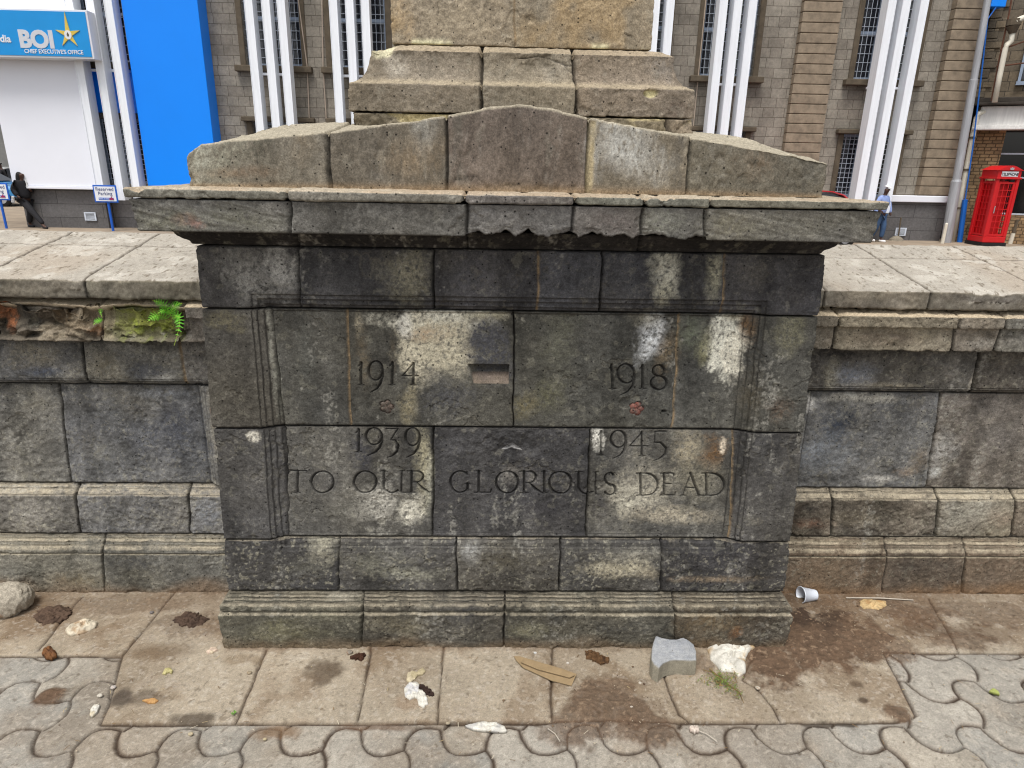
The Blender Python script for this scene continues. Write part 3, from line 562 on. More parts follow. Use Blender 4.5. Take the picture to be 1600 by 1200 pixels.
def cav_extra(X, Z, Y, S, NZ, disp, dz, c, bid, dist):
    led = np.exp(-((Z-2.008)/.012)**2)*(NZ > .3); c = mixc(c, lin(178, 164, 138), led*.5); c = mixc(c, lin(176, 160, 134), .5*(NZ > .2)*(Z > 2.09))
    x0, z0 = onY(593, 76, 2.5); r = np.hypot((X-x0)/.05, (Z-z0)/.035)+.3*fbm(X, Z, 20, 3, 4); disp = disp-.02*np.clip(1.2-r, 0, 1)*(S <= 0); c = mixc(c, lin(196, 190, 160), np.clip((1.1-r)*3, 0, 1)*.85)
    x0, z0 = onY(1021, 145, 2.44); r = np.hypot((X-x0)/.024, (Z-z0)/.016)+.2*fbm(X, Z, 40, 3, 4); disp = disp-.012*np.clip((1.1-r)*3, 0, 1); c = mixc(c, lin(205, 196, 150), np.clip((.95-r)*4, 0, 1)*.85)
    # spalled band on the middle stone
    x0, z0 = onY(835, 100, 2.5); r = np.hypot((X-x0)/.15, (Z-z0)/.05); disp = disp+.007*np.exp(-r**2)*fbm(X, Z, 24, 5, 6); c = mixc(c, lin(86, 80, 68), np.exp(-r**2)*.5*ss(-.2, .5, fbm(X, Z, 20, 4, 8)))
    return disp, dz, c
dep = [('crack', [(810, 88), (840, 86), (870, 92), (898, 100)], .002), ('crack', [(880, 92), (890, 108), (900, 112)], .0015), ('crack', [(700, 130), (735, 128), (750, 122)], .0025), ('crack', [(645, 72), (680, 69), (740, 72)], .003), (610, 95, 16, 22, (190, 180, 160), .5, 1.4), (600, 150, 30, 14, (100, 88, 70), .5, 1.2), (700, 150, 40, 18, (136, 120, 96), .4, 1.1), (870, 105, 26, 16, (170, 160, 140), .5, 1.2), (980, 90, 40, 14, (150, 134, 110), .4, 1.1), (1040, 100, 20, 20, (120, 120, 118), .4, 1.1), (1060, 170, 16, 10, (92, 70, 58), .5, 1.2)]
CAV = [(-.04, 1.9085), (-.002, 1.910), (0, 1.913), (0, 1.998), (-.003, 2.003)]+[(-.006-.062*math.sin(t), 2.006+.096*(1-math.cos(t))) for t in np.linspace(.0, math.pi/2, 11)]+[(-.067, 2.110), (-.069, 2.113), (-.12, 2.134), (-.14, 2.139)]
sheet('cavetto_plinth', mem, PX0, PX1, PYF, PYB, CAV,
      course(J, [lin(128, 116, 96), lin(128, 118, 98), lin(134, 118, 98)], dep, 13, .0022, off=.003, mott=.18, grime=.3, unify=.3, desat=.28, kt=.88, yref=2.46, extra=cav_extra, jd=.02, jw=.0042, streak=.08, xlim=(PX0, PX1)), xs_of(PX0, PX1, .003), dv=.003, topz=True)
J = [(onY(804, 30, 2.57)[0],)*2+(2.12, 3.2, 1)]
def shaft_extra(X, Z, Y, S, NZ, disp, dz, c, bid, dist):
    m = ss(-.1, .6, fbm(X, Z, 7, 4, 3)); c = mixc(c, lin(182, 152, 104), m*.35); b = np.exp(-((Z-2.142)/.012)**2)*ss(.0, .5, fbm(X, Z*0, 12, 4, 6)); c = mixc(c, lin(214, 210, 172), b*.8); disp = disp+.004*b
    return disp, dz, c
dep = [('crack', [(684, 0), (686, 14), (682, 26)], .0014), ('crack', [(978, 50), (992, 60), (1000, 64)], .0015), (620, 20, 22, 40, (190, 160, 110), .5, 1.2), (700, 35, 50, 20, (176, 160, 128), .5, 1.1), (900, 20, 50, 30, (160, 140, 106), .5, 1.1), (1010, 30, 26, 30, (140, 122, 92), .5, 1.1)]
sheet('lower_shaft', mem, -.368, .538, 2.575, 3.38, [(-.03, 2.137), (-.001, 2.140), (0, 2.145), (-.004, 2.62)],
      course(J, [lin(160, 144, 116), lin(148, 134, 108)], dep, 14, .0022, off=.003, mott=.14, grime=.3, unify=.3, desat=.28, kt=.88, yref=2.57, extra=shaft_extra, streak=.15, xlim=(-.368, .538)), xs_of(-.368, .538, .0035), dv=.0035)
MB().box(-.364, .534, 2.582, 3.376, 2.62, 5.2).prism([(-.364, 2.582), (.534, 2.582), (.534, 3.376), (-.364, 3.376)], 5.2, 5.22).build('upper_shaft', plain('shaft_stone', lin(160, 140, 106), .9, .2, 5, .4), mem)
MB().box(XL+.10, XR-.10, YF+.13, YB-.02, .0, 1.66).box(-.9, .99, WYF+.25, 3.7, 1.6, 1.74).box(-.5, .66, WYF+.36, 3.6, 1.74, 1.868).box(PX0+.16, PX1-.16, PYF+.16, PYB-.1, 1.8, 2.136).build('core', plain('core_stone', lin(60, 58, 54), .95, .2, 6), mem)

# ------------------------------------------------------------------ parapet walls left and right
def wall(sgn):
    Lf = sgn < 0
    w_ = thing('parapet_wall', (-2.2 if Lf else 2.4, 2.98, 0),
               'left stone parapet wall with a broken mossy ledge below its pale sloping coping' if Lf else 'right stone parapet wall with an unbroken ledge below its pale sloping coping', 'parapet wall')
    if Lf: xlim = (-7., -.93); xs = np.concatenate([np.linspace(-7, -3.6, 40, endpoint=False), np.linspace(-3.6, -2.3, 220, endpoint=False), xs_of(-2.3, -.93, .0032)])
    else: xlim = (1.05, 7.); xs = np.concatenate([xs_of(1.05, 2.6, .0032), np.linspace(2.6, 3.8, 200)[1:], np.linspace(3.8, 7, 40)[1:]])
    kw = dict(left=False, right=False); W = 2.43; yb = 3.5
    def reg(lst, Y=W): return [(onY(a_, b_, Y)[0], onY(c_, d_, Y)[0], onY(a_, b_, Y)[1], onY(c_, d_, Y)[1], s_) for (c_, d_), (a_, b_), s_ in lst]
    far = [(-3-.7*i,)*2+(0, 1, 0) for i in range(6)][::-1] if Lf else [(3+.7*i,)*2+(0, 1, 0) for i in range(6)]
    def JJ(l): return far+l if Lf else l+far
    def TT(l): return [l[0]]*6+l if Lf else l+[l[-1]]*6
    def cs(j, t, dep, seed, **k): return course(JJ(reg(j)), TT(t), dep, seed, yref=k.pop('yref', W), edges=False, **k)
    # foot and torus
    if Lf:
        j = [((158, 842), (164, 928), 0)]; t = [lin(120, 116, 104), lin(112, 110, 102)]
        dep = [(220, 880, 50, 14, (70, 72, 76), .5, 1.1), (60, 890, 40, 16, (84, 82, 74), .5, 1.1), (120, 905, 40, 16, (140, 126, 98), .5, 1.1), (280, 900, 50, 22, (84, 82, 78), .4, 1.1)]
    else:
        j = [((1388, 848), (1378, 932), 0), ((1512, 850), (1502, 932), 0)]; t = [lin(112, 96, 78), lin(98, 88, 76), lin(116, 100, 82)]
        dep = [(1440, 885, 50, 20, (76, 70, 64), .5, 1.1), (1350, 880, 22, 14, (70, 64, 58), .5, 1.1), (1560, 890, 30, 20, (120, 102, 84), .4, 1.1)]
    def fx(X, Z, Y, S, NZ, disp, dz, c, bid, dist):
        q = ss(.09, .0, Z+.05*fbm(X, Z, 5, 3, 5)); c = mixc(c, lin(124, 98, 72), (.6 if Lf else .75)*q)
        lt = np.exp(-((Z-.186)/.005)**2)+np.exp(-((Z-.248)/.004)**2); c = mixc(c, lin(166, 156, 132), .35*lt*np.clip(.6+1.1*fbm(X, Z, 20, 4, 9), 0, 1.4)); return disp, dz, c
    sheet('foot_course', w_, *xlim, W, yb, [(0, -.03), (.0, .1), (.0, .183), (-.004, .188), (.002, .193), (.002, .205), (-.004, .216), (-.013, .222), (-.014, .228), (-.018, .238), (-.024, .244), (-.026, .25), (-.03, .262), (-.06, .265)],
          cs(j, t, dep, 20+Lf, rough=.0026, zr=(0, .26), light_speck=.3, extra=fx, qz=(.188, .221, .232, .246), dusty=.7), xs, dv=.0032, **kw)
    # base course with chamfered top
    if Lf:
        j = [((108, 765), (118, 836), 0), ((288, 768), (292, 836), 0)]; t = [lin(118, 114, 106), lin(100, 100, 100), lin(112, 114, 118)]
        dep = [(50, 810, 45, 18, (150, 146, 136), .5, 1.2), (30, 772, 60, 8, (176, 172, 160), .5, 1.3), (240, 800, 40, 18, (70, 72, 78), .5, 1.2), (320, 805, 20, 25, (130, 136, 146), .5, 1.2), (160, 815, 30, 14, (130, 128, 120), .4, 1.2), (200, 772, 90, 5, (170, 166, 152), .5, 1.3)]
    else:
        j = [((1308, 770), (1304, 838), 0), ((1476, 770), (1470, 842), 0), ((1597, 772), (1590, 842), 0)]; t = [lin(104, 94, 80), lin(96, 90, 80), lin(128, 122, 106), lin(120, 110, 98)]
        dep = [(1270, 825, 40, 10, (126, 84, 60), .4, 1.2), (1340, 820, 40, 14, (120, 110, 90), .5, 1.1), (1275, 800, 12, 8, (40, 40, 40), .6, 1.5), (1400, 780, 60, 6, (170, 160, 138), .5, 1.3), (1530, 800, 46, 28, (176, 172, 156), .55, 1.2), (1570, 815, 20, 16, (150, 130, 112), .5, 1.2)]
    sheet('base_course', w_, *xlim, W, yb, [(-.06, .2665), (-.032, .269), (-.030, .272), (-.030, .438), (-.033, .444), (-.050, .462), (-.0565, .466), (-.0565, .470), (-.065, .478), (-.09, .481)],
          cs(j, t, dep, 22+Lf, rough=.004, zr=(.269, .478), light_speck=.4, jd=.02, jw=.004, chip=.02, qz=(.444, .4635), dusty=.75, mott=.28), xs, dv=.0032, **kw)
    # panel course, stepped frame next to the pedestal
    pw = -1.113
    def px_(X, Z, Y, S, NZ, disp, dz, c, bid, dist):
        d = (pw-.0-X) if Lf else (X-1.225); fr = np.interp(d, [-.01, 0, .012, .016, .028, .034, .045], [.030, .030, .026, .018, .016, .004, 0]); fl_ = np.zeros(len(X))
        for q_ in (.014, .031, .046): fl_ = np.maximum(fl_, np.exp(-((d-q_)/.0022)**2))
        c = mixc(c, lin(30, 28, 26), fl_*.7); c = mixc(c, lin(150, 146, 134), .45*(d < .040)*(d > -.2)*(1-fl_)*np.clip(.6+.8*fbm(X, Z, 30, 4, 5), 0, 1))  # frame steps picked out with painted dark shade lines
        return disp+fr, dz, c
    if Lf:
        j = [((76, 612), (96, 765), 0)]; t = [lin(116, 114, 108), lin(110, 110, 110)]
        dep = [(250, 690, 50, 60, (72, 76, 88), .6, 1.2), (160, 650, 16, 30, (74, 78, 82), .5, 1.2), (190, 640, 40, 30, (134, 128, 112), .35, 1.1), (150, 720, 40, 30, (124, 122, 112), .35, 1.1), (40, 640, 30, 20, (136, 132, 118), .5, 1.2), (310, 690, 6, 70, (58, 62, 72), .5, 1.4), (240, 622, 40, 10, (160, 164, 168), .4, 1.2), (120, 700, 25, 30, (92, 86, 76), .4, 1.1), (326, 660, 5, 60, (150, 140, 120), .5, 1.4), (327, 652, 4, 18, (170, 110, 66), .7, 1.8)]
    else:
        j = [((1486, 626), (1464, 765), 0)]; t = [lin(108, 110, 110), lin(122, 114, 104)]
        dep = [(1320, 675, 34, 32, (56, 64, 78), .75, 1.2), (1345, 662, 20, 18, (24, 30, 42), .6, 1.6), (1300, 720, 44, 36, (134, 142, 152), .5, 1.2), (1275, 640, 12, 16, (215, 212, 205), .7, 1.4), (1380, 700, 16, 60, (62, 64, 68), .45, 1.2), (1365, 630, 80, 8, (200, 196, 182), .5, 1.5), (1490, 715, 20, 36, (178, 176, 170), .7, 1.1), (1478, 750, 12, 12, (190, 190, 184), .7, 1.4), (1450, 730, 16, 30, (136, 118, 92), .5, 1.2), (1430, 750, 20, 10, (150, 130, 108), .5, 1.3), (1395, 760, 30, 6, (200, 196, 186), .6, 1.5), (1257, 700, 5, 70, (150, 148, 140), .5, 1.2), (1290, 760, 50, 10, (40, 40, 40), .5, 1.2), (1560, 690, 20, 60, (110, 106, 100), .4, 1.1), (1460, 640, 20, 30, (126, 118, 104), .3, 1.1)]
    sheet('panel_course', w_, *xlim, W, yb, [(-.09, .482), (-.067, .484), (-.066, .488), (-.066, .905), (-.068, .908), (-.09, .910)],
          cs(j, t, dep, 24+Lf, rough=.003, zr=(.484, .908), light_speck=.3, extra=px_, jd=.018, mott=.30, unify=.3), xs, dv=.0032, **kw)
    # frieze with grooved lower edge
    if Lf:
        j = [((116, 532), (128, 606), 0), ((273, 540), (283, 606), 1)]; t = [lin(98, 97, 94), lin(120, 118, 110), lin(108, 104, 98)]
        dep = [(35, 560, 40, 24, (150, 142, 122), .6, 1.2), (90, 550, 20, 20, (60, 62, 66), .5, 1.3), (60, 585, 30, 8, (86, 96, 116), .5, 1.2), (160, 575, 24, 24, (136, 128, 106), .5, 1.1), (225, 585, 30, 12, (70, 72, 78), .6, 2.2), (190, 545, 30, 8, (165, 162, 152), .5, 1.3), (250, 595, 20, 5, (180, 178, 170), .5, 1.5), (40, 540, 30, 8, (70, 68, 66), .5, 1.3)]
    else:
        j = [((1541, 556), (1531, 615), 0), ((1700, 556), (1692, 615), 0)]; t = [lin(104, 100, 92), lin(106, 98, 86), lin(100, 96, 90)]
        dep = [(1285, 580, 18, 30, (52, 50, 48), .7, 1.3), (1312, 590, 12, 26, (170, 164, 140), .6, 1.3), (1345, 590, 30, 24, (128, 136, 150), .5, 1.1), (1330, 556, 70, 9, (44, 42, 42), .7, 1.4), (1440, 590, 60, 18, (118, 112, 98), .3, 1), (1530, 600, 5, 16, (190, 182, 166), .8, 1.6), (1385, 608, 60, 5, (160, 150, 126), .4, 1.2)]
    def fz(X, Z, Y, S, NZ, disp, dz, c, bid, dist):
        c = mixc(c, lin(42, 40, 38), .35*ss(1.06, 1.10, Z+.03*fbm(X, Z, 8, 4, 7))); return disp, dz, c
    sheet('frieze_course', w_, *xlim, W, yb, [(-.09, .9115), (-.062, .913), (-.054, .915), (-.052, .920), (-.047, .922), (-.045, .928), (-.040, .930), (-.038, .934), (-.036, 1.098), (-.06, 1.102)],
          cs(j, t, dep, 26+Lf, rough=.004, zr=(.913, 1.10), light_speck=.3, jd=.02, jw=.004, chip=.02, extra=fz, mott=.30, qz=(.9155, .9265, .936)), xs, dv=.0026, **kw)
    # ledge
    if Lf:
        j = [((-12, 466), (-4, 524), 0), ((157, 466), (162, 524), 0), ((277, 472), (285, 532), 0)]; t = [lin(96, 88, 76), lin(78, 70, 58), lin(112, 110, 82), lin(118, 112, 104)]
        dep = [(2, 500, 9, 20, (160, 100, 62), .8, 2), (40, 505, 30, 22, (54, 52, 48), .6, 1.6), (60, 480, 50, 10, (165, 152, 134), .8, 2), (120, 500, 36, 22, (78, 60, 34), .8, 1.6), (140, 515, 20, 10, (96, 60, 30), .7, 1.6), (150, 475, 14, 14, (120, 130, 40), .7, 1.6), (195, 500, 40, 26, (126, 124, 80), .7, 1.5), (212, 508, 26, 16, (136, 144, 46), .65, 1.3), (244, 498, 28, 20, (130, 138, 40), .6, 1.3), (260, 515, 16, 10, (110, 120, 30), .7, 1.3), (185, 485, 20, 12, (120, 124, 84), .5, 1.3), (20, 480, 14, 12, (120, 112, 98), .6, 1.5), (55, 520, 60, 5, (140, 130, 116), .6, 1.6)]
    else:
        j = [((1304, 484), (1297, 540), 0), ((1488, 488), (1480, 545), 0), ((1560, 490), (1556, 508), 0)]; t = [lin(122, 114, 100), lin(122, 114, 98), lin(124, 116, 104), lin(120, 116, 106)]
        dep = [(1540, 535, 40, 8, (176, 170, 158), .6, 1.3), (1380, 530, 60, 14, (110, 92, 80), .4, 1.1), (1440, 525, 20, 12, (150, 142, 116), .4, 1.2), (1340, 528, 30, 12, (140, 130, 110), .4, 1.2)]
    def lg(X, Z, Y, S, NZ, disp, dz, c, bid, dist):
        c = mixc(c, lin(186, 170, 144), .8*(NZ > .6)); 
        if Lf:
            b = 1-ss(-1.13, -1.115, X); ridge = 1-np.abs(fbm(X, Z, 5.2, 5, 63)); br = b*ss(1.102, 1.12, Z)
            low = .5+.5*np.clip(fbm(X, Z, 3.1, 3, 66), -1, 1)
            rs = np.random.default_rng(17); sx, sz = rs.uniform(-2.35, -1.1, 46), rs.uniform(1.09, 1.25, 46); so_ = rs.uniform(-.012, .030, 46); sa, sb = rs.uniform(-.35, .35, 46), rs.uniform(-.35, .55, 46)
            wx, wz = X+.012*fbm(X, Z, 9, 4, 64), Z+.012*fbm(X+5, Z, 9, 4, 65); best = np.full(len(X), 9.); fac = np.zeros(len(X))
            for q_ in range(46):
                dq = (wx-sx[q_])**2+1.6*(wz-sz[q_])**2; mm = dq < best; best = np.where(mm, dq, best); fac = np.where(mm, so_[q_]+sa[q_]*(wx-sx[q_])+sb[q_]*(wz-sz[q_]), fac)
            brk = .020+fac*(1-.55*(X > -1.47))+.020*np.clip(ridge-.35, 0, 1)*low+.010*fbm(X, Z, 24, 5, 68)+.016*np.clip(fbm(X*.7+Z, Z*1.6, 6, 4, 69), -1, 1)
            topbite = b*np.clip(fbm(X, X*0, 5, 5, 72, .6)+.4, 0, 1.3)*ss(1.12, 1.24, Z); disp = np.where(NZ > .6, disp*.3, disp-br*brk); dz = dz-topbite*.010; dDl = b*(ss(1.192, 1.20, Z)*-.021-.010*ss(1.2, 1.235, Z)*(1+fbm(X, X*0, 12, 4, 78)))*(NZ <= 2)
            c = mixc(c, lin(70, 60, 48), b*.55*ss(-.1, .6, fbm(X, Z, 13, 5, 74))*(NZ < .6)); c = mixc(c, lin(150, 138, 118), b*.5*ss(.2, .5, fbm(X, Z, 9, 5, 76))*(X < -1.4)*(NZ < .6))
            moss = ss(.15, .6, fbm(X, Z, 60, 3, 71))*b*ss(-1.42, -1.36, X)*(1-ss(-1.17, -1.14, X)); disp = disp+moss*.004; c = mixc(c, lin(120, 134, 40), moss*.40*(NZ < .6))
            c = mixc(c, lin(120, 112, 100), .4*np.exp(-((Z-1.107)/.006)**2)); lg.dD = dDl
        else:
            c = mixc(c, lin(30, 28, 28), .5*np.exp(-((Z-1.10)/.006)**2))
        return disp, dz, c
    # the ledge profile: drip face, then a proud fillet
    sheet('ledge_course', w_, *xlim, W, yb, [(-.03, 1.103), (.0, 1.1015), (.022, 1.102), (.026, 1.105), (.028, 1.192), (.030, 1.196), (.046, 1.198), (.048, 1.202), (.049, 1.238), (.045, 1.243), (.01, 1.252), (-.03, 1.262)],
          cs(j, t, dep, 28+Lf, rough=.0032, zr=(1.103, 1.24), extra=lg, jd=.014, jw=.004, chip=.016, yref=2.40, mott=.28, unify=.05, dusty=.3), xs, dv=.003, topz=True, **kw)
    # coping: vertical edge, top weathered up to a ridge and down behind
    if Lf: jc = [(-1.835-.2,)*2+(0, 2, 0), (-1.462,)*2+(0, 2, 0)]; t = [lin(128, 122, 108), lin(122, 116, 106), lin(126, 120, 104)]
    else: jc = [(1.212,)*2+(0, 2, 0), (1.605,)*2+(0, 2, 0), (2.05,)*2+(0, 2, 0), (2.5,)*2+(0, 2, 0)]; t = [lin(124, 118, 102), lin(128, 120, 106), lin(116, 110, 98), lin(110, 104, 96), lin(120, 112, 100)]
    jc = [(-1.835, -1.835, 0, 2, 0), (-1.462, -1.462, 0, 2, 0)] if Lf else jc
    if Lf: t = [lin(128, 122, 108), lin(122, 116, 106), lin(126, 120, 104)]
    dep = [('crack', [(137, 432), (132, 448), (138, 464)], .004), (60, 450, 60, 8, (140, 132, 116), .4, 1.2), (220, 450, 60, 8, (116, 108, 96), .4, 1.2)] if Lf else [('crack', [(1303, 446), (1312, 456), (1322, 476)], .0022), (1560, 466, 60, 8, (90, 84, 80), .5, 1.2), (1500, 462, 26, 8, (78, 74, 70), .5, 1.3), (1380, 462, 60, 8, (140, 130, 110), .4, 1.2)]
    def cp(X, Z, Y, S, NZ, disp, dz, c, bid, dist):
        top = NZ > .5; n = fbm(X, Y, 13, 5, 91); f = fbm(X, Y, 60, 4, 93); lo = fbm(X, Y, 2.5, 3, 95)
        ct = lin(204, 196, 182, .62)[None, :]*(1+.09*n+.08*f+.06*lo)[:, None]
        ct = mixc(ct, lin(196, 180, 160, .60), ss(.0, .8, lo)*.6); ct = mixc(ct, lin(228, 222, 210, .66), .5*ss(.25, .6, n)); ct = mixc(ct, lin(128, 114, 94, .58), .7*ss(.55, .75, fbm(X*1.7, Y, 46, 4, 97)))
        dm = np.exp(-(dist/.004)**2); lj = np.exp(-((Y-2.79-.004*fbm(X, X*0, 6, 3, 2))/.0045)**2)
        ct = mixc(ct, lin(60, 50, 38), np.maximum(dm, lj*.8)); disp = disp-np.where(top, .008*lj, 0)
        c = np.where(top[:, None], ct, c); disp = np.where(top, disp*.7+.0016*fbm(X, Y, 30, 4, 99), disp)
        if not Lf: q = top*ss(.55, .45, (Y-2.98)*0+.5); 
        c = mixc(c, lin(190, 178, 150), .5*np.exp(-((Z-1.335)/.005)**2)*(~top))
        cn = np.clip(fbm(X, X*0, 11, 5, 33+Lf)-.35, 0, 1); dz = dz-.018*cn*np.exp(-((Y-2.395)/.02)**2)*(Z > 1.3)
        return disp, dz, c
    C0 = 2.43-2.395
    sheet('coping', w_, *xlim, W, yb, [(-.02, 1.258), (.03, 1.262), (.036, 1.268), (C0+.001, 1.330), (C0-.003, 1.3355), (C0-.4, 1.406), (C0-.585, 1.438), (C0-.60, 1.438), (C0-1.17, 1.336), (C0-1.172, 1.26)],
          course(JJ(jc), TT(t), dep, 30+Lf, yref=2.395, edges=False, rough=.003, extra=cp, jd=.012, jw=.0035, chip=.01, zr=None), xs, dv=.006, topz=True, mat=PAVE, **kw)
    MB().box(xlim[0], xlim[1], W+.10, 3.46, .0, 1.26).build('core', bpy.data.materials['core_stone'], w_)
wall(-1); wall(1)
# ------------------------------------------------------------------ ground
def paver_joints(X, Y):
    """interlocking curved pavers: distance to the nearest joint"""
    a1 = np.array([.257, 0.]); a2 = np.array([-.1325, .2085])
    Lo = np.array([-1.299, 1.638])
    def arcp(p, q, bulge, n=7):
        p, q = np.array(p), np.array(q); d = q-p; nrm = np.array([-d[1], d[0]]); out = []
        for i in range(n+1):
            t = i/n; out.append(p+d*t+nrm*bulge*4*t*(1-t))
        return out
    L0 = np.array([0., 0.]); U1 = np.array([.106, .078]); L1 = a1; Ud = U1-a2-a1*0
    arcs = [arcp(L0, U1, .34), arcp(U1, L1, -.36), arcp(L0, U1-a2-a1, -.0)]
    down = U1-a2; down = down-a1 if abs((down-a1)[0]) < abs(down[0]) else down
    down = np.array([-.006, -.130])
    arcs[2] = arcp(L0, down, .22)
    P = np.stack([X-Lo[0], Y-Lo[1]], 1); inv = np.linalg.inv(np.stack([a1, a2], 1)); uv = P @ inv.T
    base = np.floor(uv); loc = P-base @ np.stack([a1, a2], 0)
    dist = np.full(len(X), 9.)
    for i in (-1, 0, 1, 2):
        for j in (-1, 0, 1, 2):
            off = a1*i+a2*j
            for ar in arcs:
                for p, q in zip(ar[:-1], ar[1:]):
                    p_, d = p+off, q-p; l2 = d @ d
                    rx, ry = loc[:, 0]-p_[0], loc[:, 1]-p_[1]; t = np.clip((rx*d[0]+ry*d[1])/l2, 0, 1)
                    dist = np.minimum(dist, (rx-t*d[0])**2+(ry-t*d[1])**2)
    return np.sqrt(dist)
def seg_dist(X, Y, pts):
    dist = np.full(len(X), 9.)
    for (x0, y0), (x1, y1) in zip(pts[:-1], pts[1:]):
        dx, dy = x1-x0, y1-y0; t = np.clip(((X-x0)*dx+(Y-y0)*dy)/(dx*dx+dy*dy), 0, 1); dist = np.minimum(dist, np.hypot(X-x0-t*dx, Y-y0-t*dy))
    return dist
def gpx(*pts): return [onZ(x, y) for x, y in pts]
def ell(X, Y, px, py, rx, ry, n, hard=2.):
    cx, cy = onZ(px, py); x1, _ = onZ(px+rx, py); _, y1 = onZ(px, py-ry)
    r = np.hypot((X-cx)/(x1-cx), (Y-cy)/(y1-cy))+n; return np.clip((1.05-r)*hard, 0, 1)
GX0, GX1, GY0, GY1 = -2.7, 2.9, 1.30, 2.50
gx = xs_of(GX0, GX1, .0042); gy = xs_of(GY0, GY1, .0036)
Xg, Yg = np.meshgrid(gx, gy); X, Y = Xg.ravel(), Yg.ravel()
n1 = fbm(X, Y, 5, 5, 3); n2 = fbm(X, Y, 22, 5, 5); n3 = fbm(X, Y, 90, 3, 7); n0 = fbm(X, Y, 1.6, 3, 9); wob = .004*fbm(X, Y, 16, 4, 11)
# which field: slabs beside the stonework, curved pavers elsewhere
left_edge = np.interp(Y, [1.70, 1.82, 2.05, 2.45], [-1.262, -1.286, -1.365, -1.345]); right_edge = np.interp(Y, [1.70, 1.76, 1.92, 2.065], [1.33, 1.44, 1.475, 1.50])
strip = (Y > 1.736+wob) & (X > left_edge+wob) & (X < right_edge+wob)
wallstrip = ((Y > 2.052+wob) & (X < left_edge)) | ((Y > 2.066+wob) & (X >= right_edge))
slab = strip | wallstrip
pj = paver_joints(X+wob*.6, Y+wob*.4)
sj = np.full(len(X), 9.)
for a_ in [((415, 1015), (370, 1128)), ((580, 1012), (560, 1128)), ((692, 1012), (685, 1130)), ((862, 1012), (862, 1130)), ((1222, 1130), (1205, 1100), (1180, 1073), (1160, 1062)), ((1040, 1060), (1050, 1092), (1062, 1115), (1080, 1130)), ((1040, 1010), (1040, 1062)), ((1160, 1062), (1185, 1010)),
           ((130, 930), (60, 1015)), ((-100, 930), (-190, 1010)), ((1450, 935), (1500, 1020)), ((1700, 935), (1760, 1020))]:
    sj = np.minimum(sj, seg_dist(X+wob, Y, gpx(*a_)))
eb = np.full(len(X), 9.)
eb = np.minimum(np.abs(Y-1.736)+9*((X < left_edge) | (X > right_edge)), np.abs(X-left_edge)+9*(Y < 1.736)); eb = np.minimum(eb, np.abs(X-right_edge)+9*((Y < 1.736) | (Y > 2.07))); eb = np.minimum(eb, np.abs(Y-2.052)+9*(X > left_edge)); eb = np.minimum(eb, np.abs(Y-2.066)+9*(X < right_edge))
pv = ~slab
jd_ = np.where(pv, np.minimum(pj, eb), np.minimum(sj, eb)); jw_ = np.where(pv, .0040, .0030)*(1+.5*np.clip(n1, -1, 1))
gap = np.exp(-(jd_/jw_)**2)
NU, NV = len(gx), len(gy); free = (jd_ > .0055).reshape(NV, NU); lab = np.zeros((NV, NU), int); cur = 0
for sj0 in range(0, NV, 6):
    for si0 in range(0, NU, 6):
        if not free[sj0, si0] or lab[sj0, si0]: continue
        cur += 1; st_ = [(sj0, si0)]; lab[sj0, si0] = cur
        while st_:
            j_, i_ = st_.pop()
            a0 = i_
            for j2, i2 in ((j_+1, i_), (j_-1, i_), (j_, i_+1), (j_, i_-1)):
                if 0 <= j2 < NV and 0 <= i2 < NU and free[j2, i2] and not lab[j2, i2]: lab[j2, i2] = cur; st_.append((j2, i2))
LB = lab.ravel(); rl = np.random.default_rng(5); ton = rl.uniform(-1, 1, cur+1); ton[0] = 0; hgt_ = rl.uniform(-1, 1, cur+1); hgt_[0] = -.5; tlx = rl.uniform(-1, 1, (cur+1, 2)); wrm = rl.uniform(-1, 1, cur+1)
Z = np.where(slab, .0, -.004)+.0012*n2+.0006*n3+.002*n1*slab-gap*.009-.0025*np.exp(-(jd_/.013)**2)
Z = Z-.002*np.clip(n1-.45, 0, 1)+(.0022*hgt_[LB]+.012*(tlx[LB, 0]*((X*3.9) % 1-.5)+0)*0)*(gap < .5)
cs_ = lin(196, 181, 158, .60); cp_ = lin(188, 181, 168, .61)
C = np.where(slab[:, None], cs_[None, :], cp_[None, :])*(1+.085*ton[LB])[:, None]*np.stack([1+.03*wrm[LB], 1+0*X, 1-.04*wrm[LB]], 1)*(1+.09*n0+.13*n1+.10*n2+.07*n3)[:, None]
C = mixc(C, lin(140, 116, 90, .56), .55*ss(.15, .7, n1+.2*n2)*slab); C = mixc(C, lin(158, 140, 120, .56), .5*ss(.3, .8, n0)*pv); C = mixc(C, lin(212, 202, 186, .6), .35*ss(.35, .7, n2)*(n1 < .2)); C = C*(1+.10*(vn(X*330, Y*330, 4)*2-1))[:, None]
C = mixc(C, lin(96, 80, 62, .6), .45*ss(.72, .86, fbm(X, Y, 46, 4, 21)))
C = mixc(C, lin(128, 98, 72, .58), .45*np.exp(-(jd_/.010)**2)*np.clip(.5+n1+.3*n2, 0, 1.4))
dg = ss(.0, .7, fbm(X, Y, 3.2, 5, 61)+.3*n2); C = mixc(C, lin(140, 118, 92, .58), .36*dg)
C = mixc(C, lin(138, 112, 86, .58), .65*ss(2.02, 2.4, Y+.06*n1)*np.clip(.75+.6*n1, 0, 1)*((X < -1) | (X > 1.12)))
spk = ss(.55, .7, fbm(X, Y, 85, 2, 63)); C = mixc(C, lin(226, 216, 200, .6), .35*spk); spk = ss(.62, .78, fbm(X, Y, 70, 3, 65)); C = mixc(C, lin(96, 82, 66, .6), .3*spk); C = mixc(C, lin(58, 44, 33, .7), gap*.92)
